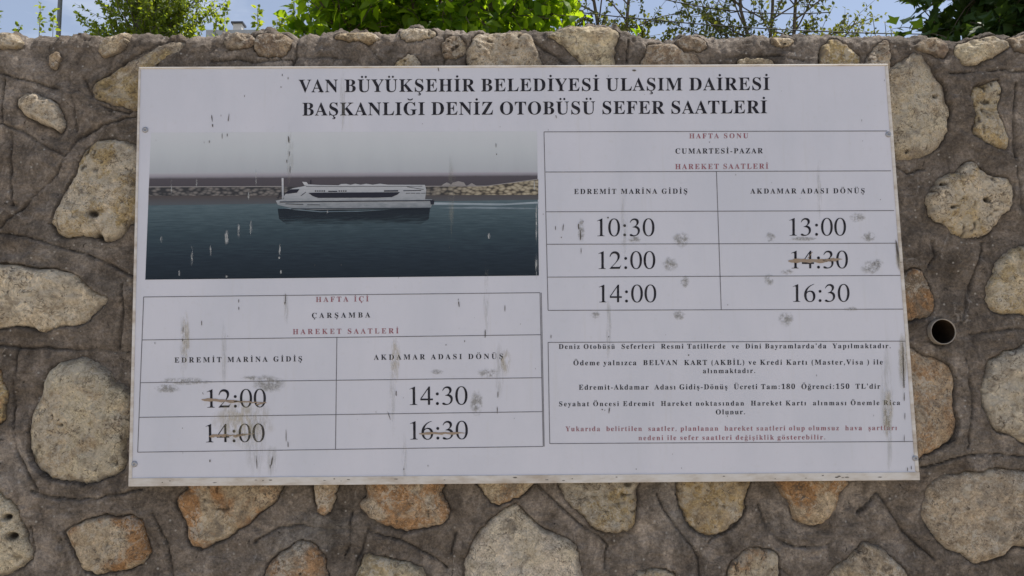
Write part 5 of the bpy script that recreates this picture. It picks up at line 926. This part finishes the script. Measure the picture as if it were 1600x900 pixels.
def leaves_mesh(name, pos, dirs, nrm, size, shade, lobed=False):
    T = LOBE_V if lobed else LEAF_V
    d = dirs/np.linalg.norm(dirs, axis=1)[:, None]
    s = np.cross(d, nrm); s /= np.linalg.norm(s, axis=1)[:, None]+1e-9
    n = np.cross(s, d)
    V = pos[:, None, :] + size[:, None, None]*(T[None, :, 0, None]*s[:, None, :]+T[None, :, 1, None]*d[:, None, :]+T[None, :, 2, None]*n[:, None, :])
    K = len(pos); off = (np.arange(K)*8)[:, None, None]
    q = ((LOBE_F4 if lobed else LEAF_F4)[None]+off).reshape(-1, 4)
    t3 = ((LOBE_F3 if lobed else LEAF_F3)[None]+off).reshape(-1, 3)
    me = bpy.data.meshes.new(name)
    VV = V.reshape(-1, 3).astype(np.float32)
    me.vertices.add(len(VV)); me.vertices.foreach_set('co', VV.ravel())
    me.loops.add(len(q)*4+len(t3)*3); me.loops.foreach_set('vertex_index', np.r_[q.ravel(), t3.ravel()].astype(np.int32))
    me.polygons.add(len(q)+len(t3))
    me.polygons.foreach_set('loop_start', np.r_[np.arange(len(q))*4, len(q)*4+np.arange(len(t3))*3].astype(np.int32))
    me.update(calc_edges=True)
    attr(me, 'shade', np.repeat(shade, 8))
    return me

def tubes(chains, sides=6):
    V, F = [], []
    for pts, rad in chains:
        n0 = len(V)
        for i, p in enumerate(pts):
            a = pts[min(i+1, len(pts)-1)]-pts[max(i-1, 0)]
            a = a/(np.linalg.norm(a)+1e-9)
            u = np.cross(a, (0.31, 0.87, 0.21)); u /= np.linalg.norm(u)+1e-9; w = np.cross(a, u)
            for k in range(sides):
                t_ = 2*math.pi*k/sides; V.append(p+rad[i]*(u*math.cos(t_)+w*math.sin(t_)))
        for i in range(len(pts)-1):
            for k in range(sides):
                F.append((n0+i*sides+k, n0+i*sides+(k+1) % sides, n0+(i+1)*sides+(k+1) % sides, n0+(i+1)*sides+k))
    return V, F

def bend(p0, d0, length, n, rng, wob=.12, up=0.0):
    pts = [np.array(p0, float)]; d = np.array(d0, float); d /= np.linalg.norm(d)
    for i in range(n):
        d = d + np.array([rng.normal()*wob, rng.normal()*wob, rng.normal()*wob+up]); d /= np.linalg.norm(d)
        pts.append(pts[-1]+d*length/n)
    return pts

def make_tree(name, label, cat, base, stems, height, spread, crown_from, limbs, twigs, per_twig, leaf, mat, bark, seed, rt=0.05, shape='round', up=.05, twig_len=.5, lobed=False, group=None, limb_up=.5, tilt=.75):
    """stems: horizontal offsets of the stems' tops; limbs leave the stems above crown_from (0..1); leaves sit along the twigs"""
    rng = np.random.default_rng(seed)
    root = empty(name, base, label, cat, group)
    chains, tw = [], []
    B = np.array(base, float)
    for (ox, oy) in stems:
        n = 10
        pts = [B+np.array([ox*(i/n)**1.2+rng.normal()*.02*height/4*(i > 0), oy*(i/n)**1.2+rng.normal()*.02*height/4*(i > 0), height*i/n]) for i in range(n+1)]
        chains.append((pts, [rt*(1-.85*i/n)+.004 for i in range(n+1)]))
        for j in range(limbs):
            s = crown_from+(1-crown_from)*((j+rng.random())/limbs)
            i = min(int(s*n), n-1); p = pts[i]*(1-(s*n-i))+pts[i+1]*(s*n-i)
            a = rng.random()*2*math.pi
            q = (s-crown_from)/(1-crown_from)
            prof = math.sqrt(max(.02, 1-(2*q-.9)**2/1.25)) if shape == 'round' else (1-.75*q)
            ln = spread*prof*rng.uniform(.65, 1.1)
            d = np.array([math.cos(a), math.sin(a), limb_up+rng.normal()*.18])
            lp = bend(p, d, ln, 6, rng, .13, up)
            r0 = max(.006, rt*(1-.85*s)*.5)
            chains.append((lp, [r0*(1-.8*k/6)+.0025 for k in range(7)]))
            for k in range(twigs):
                w_ = .25+.75*rng.random(); i2 = min(int(w_*6), 5); tp = lp[i2]*(1-(w_*6-i2))+lp[i2+1]*(w_*6-i2)
                dd = lp[i2+1]-lp[i2]; dd = dd/np.linalg.norm(dd)+rng.normal(size=3)*.65
                tpts = bend(tp, dd, twig_len*rng.uniform(.5, 1.2), 4, rng, .2, up)
                chains.append((tpts, [.0045, .004, .0032, .0025, .0015]))
                tw.append(tpts)
            tw.append(lp[3:]+[lp[-1]+(lp[-1]-lp[-2])*.5, lp[-1]+(lp[-1]-lp[-2])])
    V, F = tubes(chains)
    link('trunk', np_mesh('trunk', V, F), bark, root, True)
    P, D, Nn, S, C = [], [], [], [], []
    for tpts in tw:
        clump = rng.normal()*.16
        for k in range(per_twig):
            w_ = rng.random()**.8*(len(tpts)-1); i = min(int(w_), len(tpts)-2)
            p = tpts[i]*(1-(w_-i))+tpts[i+1]*(w_-i)
            dd = (tpts[i+1]-tpts[i]); dd = dd/(np.linalg.norm(dd)+1e-9)
            side = rng.normal(size=3); side /= np.linalg.norm(side)
            P.append(p+side*leaf*.25); D.append(dd*.35+side*.9+np.array([0, 0, -.25 if lobed else -.15]))
            ow = p[:2]-B[:2]; ow = ow/(np.linalg.norm(ow)+1e-6)
            nn = np.array([rng.normal()*.5+ow[0]*tilt, rng.normal()*.5+ow[1]*tilt, 0.85]); Nn.append(nn)
            S.append(leaf*rng.uniform(.6, 1.15)); C.append(np.clip(.5+clump+rng.normal()*.22, 0, 1))
    me = leaves_mesh('crown', np.array(P), np.array(D), np.array(Nn), np.array(S), np.array(C), lobed)
    link('crown', me, mat, root)
    return root

def spot(px, Y):
    p = at(px, 50, Y); return (p.x, Y, GB)

# broad-leaved bush behind the middle of the wall
make_tree('mulberry_bush', 'bright green broad leaved bush above the middle of the wall', 'bush', spot(672, 3.2), [(-.6, .1), (.6, -.1), (.05, .25)], 2.35, 1.2, .38, 20, 12, 15, .105, M_MULB, M_BARK, 5, .035, 'round', .02, .42)
# dark broad-leaved bush at the right corner
make_tree('dark_bush', 'dark green shrub with pointed leaves above the far right end of the wall', 'bush', spot(1612, 1.9), [(.05, .1), (.5, 0)], 2.0, .56, .35, 17, 12, 16, .100, M_VINE, M_BARK, 9, .03, 'round', -.02, .34, True)
# small-leaved trees
make_tree('poplar_tree', 'bushy yellow green poplar above the wall left of the sign title', 'tree', spot(246, 9.0), [(-.55, 0), (.3, .2), (0, -.3)], 6.6, .92, .2, 54, 12, 24, .062, M_POPL, M_BARKG, 21, .05, 'round', .12, .5, False, None, .9)
make_tree('slender_tree', 'thin leafed open tree above the right centre of the wall', 'tree', spot(960, 8.0), [(-.4, 0), (.35, .2)], 6.0, 1.15, .2, 32, 9, 16, .062, M_GREYL, M_BARK, 33, .045, 'round', .06, .5)
make_tree('airy_tree', 'wide airy tree with grey twigs above the right part of the wall', 'tree', spot(1205, 8.4), [(-.6, 0), (.05, .1), (.55, -.1)], 6.3, 1.3, .2, 32, 9, 16, .062, M_GREYL, M_BARK, 41, .045, 'round', .05, .55)
# thin shoots whose tips just clear the wall
def shoot(name, label, px_list, Y, leaf, mat, seed, per=16):
    rng = np.random.default_rng(seed)
    b0 = spot(px_list[0][0], Y)
    root = empty(name, b0, label, 'sapling')
    chains, P, D, Nn, S, C = [], [], [], [], [], []
    for (px, py, lean) in px_list:
        tip = np.array(at(px, py, Y+rng.uniform(-.2, .2))); bs = np.array([tip[0]-lean, Y, GB])
        pts = [bs*(1-s)+tip*s+np.array([lean*.25*math.sin(s*3), 0, 0]) for s in np.linspace(0, 1, 14)]
        chains.append((pts, [.012*(1-s)+.002 for s in np.linspace(0, 1, 14)]))
        for k in range(per*4):
            s = 1-.55*rng.random()**1.3; i = min(int(s*13), 12); p = pts[i]*(1-(s*13-i))+pts[i+1]*(s*13-i)
            side = rng.normal(size=3); side /= np.linalg.norm(side)
            P.append(p+side*leaf*.3); D.append(side+np.array([0, 0, .5])); Nn.append(np.array([rng.normal()*.6, rng.normal()*.6, 1])); S.append(leaf*rng.uniform(.5, 1.1)); C.append(np.clip(.5+rng.normal()*.25, 0, 1))
    V, F = tubes(chains)
    link('stem', np_mesh('stem', V, F), M_BARKG, root, True)
    link('foliage', leaves_mesh('foliage', np.array(P), np.array(D), np.array(Nn), np.array(S), np.array(C)), mat, root)
shoot('sapling', 'sparse sapling with thin shoots beside the lamp post', [(62, 7, .2), (84, 17, -.1), (-3, 18, -.2), (28, 38, .3)], 5.0, .055, M_POPL, 3, 26)
shoot('sapling', 'leaning leafy sapling between the poplar and the chimney', [(350, 9, .6), (336, 26, .75)], 5.5, .06, M_POPL, 4, 34)
shoot('sapling', 'two slim shoots left of the bright green bush', [(404, 13, -.3), (460, -12, .1), (442, 24, -.25), (432, 30, .2)], 4.6, .055, M_POPL, 6, 30)
shoot('sapling', 'small sprig rising from the wall top right of the airy tree', [(1366, 24, -.35), (1392, 40, -.1), (1384, 34, -.2)], 3.0, .04, M_GREYL, 7, 9)

# ------------------------------------------------------------------ house, lamp post, cables
M_PLASTER = plain('pale_plaster', (0.52, 0.50, 0.47), 0.85, 0.2, 0.1, 4)
M_SLAB = plain('roof_edge', (0.42, 0.42, 0.42), 0.8, 0.3, 0.1, 6)
M_CAP = plain('dark_metal_cap', (0.05, 0.05, 0.055), 0.5, 0.4)
M_GLASS, N, L, b = new_mat('window_glass', 0.08, 0.5); b.inputs['Base Color'].default_value = (0.04, 0.05, 0.06, 1)
def boxm(name, x0, x1, y0, y1, z0, z1, mat, parent):
    V = [(x, y, z) for z in (z0, z1) for y in (y0, y1) for x in (x0, x1)]
    F = [(0, 2, 3, 1), (4, 5, 7, 6), (0, 1, 5, 4), (2, 6, 7, 3), (0, 4, 6, 2), (1, 3, 7, 5)]
    return link(name, np_mesh(name, V, F), mat, parent)
HY = 20.0
rz = at(370, 46.5, HY).z; hx0 = at(322, 46, HY).x; hx1 = hx0+9.5
house = empty('house', ((hx0+hx1)/2, HY, GB), 'pale house with a flat roof edge and small chimney behind the wall', 'house')
boxm('wall', hx0+.35, hx1-.35, HY+.4, HY+9, GB, rz-.22, M_PLASTER, house)
roof = boxm('roof', hx0, hx1, HY, HY+9.4, rz-.22, rz, M_SLAB, house)
c0, c1 = at(364, 46, HY+.3), at(377.5, 37, HY+.3)
ch = boxm('chimney', c0.x, c1.x, HY+.3, HY+.3+(c1.x-c0.x), rz-.01, c1.z, M_PLASTER, roof)
boxm('chimney', c0.x-.05, c1.x+.05, HY+.25, HY+.35+(c1.x-c0.x), c1.z+.0, c1.z+.055, M_CAP, roof)
for st in range(3):
    for k in range(4):
        x = hx0+1.1+k*2.1; z = GB+1.0+st*2.9
        w_ = boxm('window', x, x+1.2, HY+.36, HY+.43, z, z+1.4, M_SLAB, house)
        boxm('pane', x+.07, x+1.13, HY+.345, HY+.38, z+.07, z+1.33, M_GLASS, w_)

M_POLE = plain('grey_painted_steel', (0.17, 0.18, 0.19), 0.5, 0.4, 0.15, 20)
LY = 9.0
lp = at(92, 40, LY)
lamp = empty('lamp_post', (lp.x, LY, GB), 'thin grey steel lamp post above the left end of the wall', 'lamp post')
P_ = [np.array((lp.x, LY, GB+h)) for h in (0, .02, 1, 3, 5, 7, 8.4)]
V, F = tubes([(P_, [.06, .042, .04, .036, .031, .026, .022])], 14)
link('pole', np_mesh('pole', V, F), M_POLE, lamp, True)
V, F = lathe_y([(.001, 0), (.09, 0), (.09, .02), (.001, .02)], 0, 0, 16)
link('base_plate', np_mesh('base_plate', [(x+lp.x, z+LY, y+GB+.002) for x, y, z in V], F), M_POLE, lamp)
V, F = tubes([([np.array((lp.x-s*1.1, LY, GB+8.4+.25*math.sin(s*1.5))) for s in np.linspace(0, 1, 8)], [.022]*8)], 10)
link('arm', np_mesh('arm', V, F), M_POLE, lamp, True)
boxm('lamp_head', lp.x-1.65, lp.x-1.05, LY-.1, LY+.1, GB+8.58, GB+8.68, M_POLE, lamp)

M_CABLE = plain('black_cable', (0.02, 0.02, 0.022), 0.6, 0.3)
def cable(label, a, b_, Y, sag=.25):
    A, B2 = np.array(at(*a, Y)), np.array(at(*b_, Y)); d = B2-A
    A2, B3 = A-d*2.5, B2+d*2.5
    pts = [A2*(1-s)+B3*s+np.array([0, 0, -sag*(4*s*(1-s)-.96)]) for s in np.linspace(0, 1, 40)]
    V, F = tubes([(pts, [.007]*40)], 6)
    tag(link('power_cable', np_mesh('power_cable', V, F), M_CABLE, None, True), label, 'cable', 'overhead cables behind the wall')
cable('lower overhead cable crossing behind the airy tree', (905, 19), (1090, 37), 7.0)
cable('upper overhead cable near the top of the picture above the airy tree', (1035, -2), (1110, 12), 7.2)
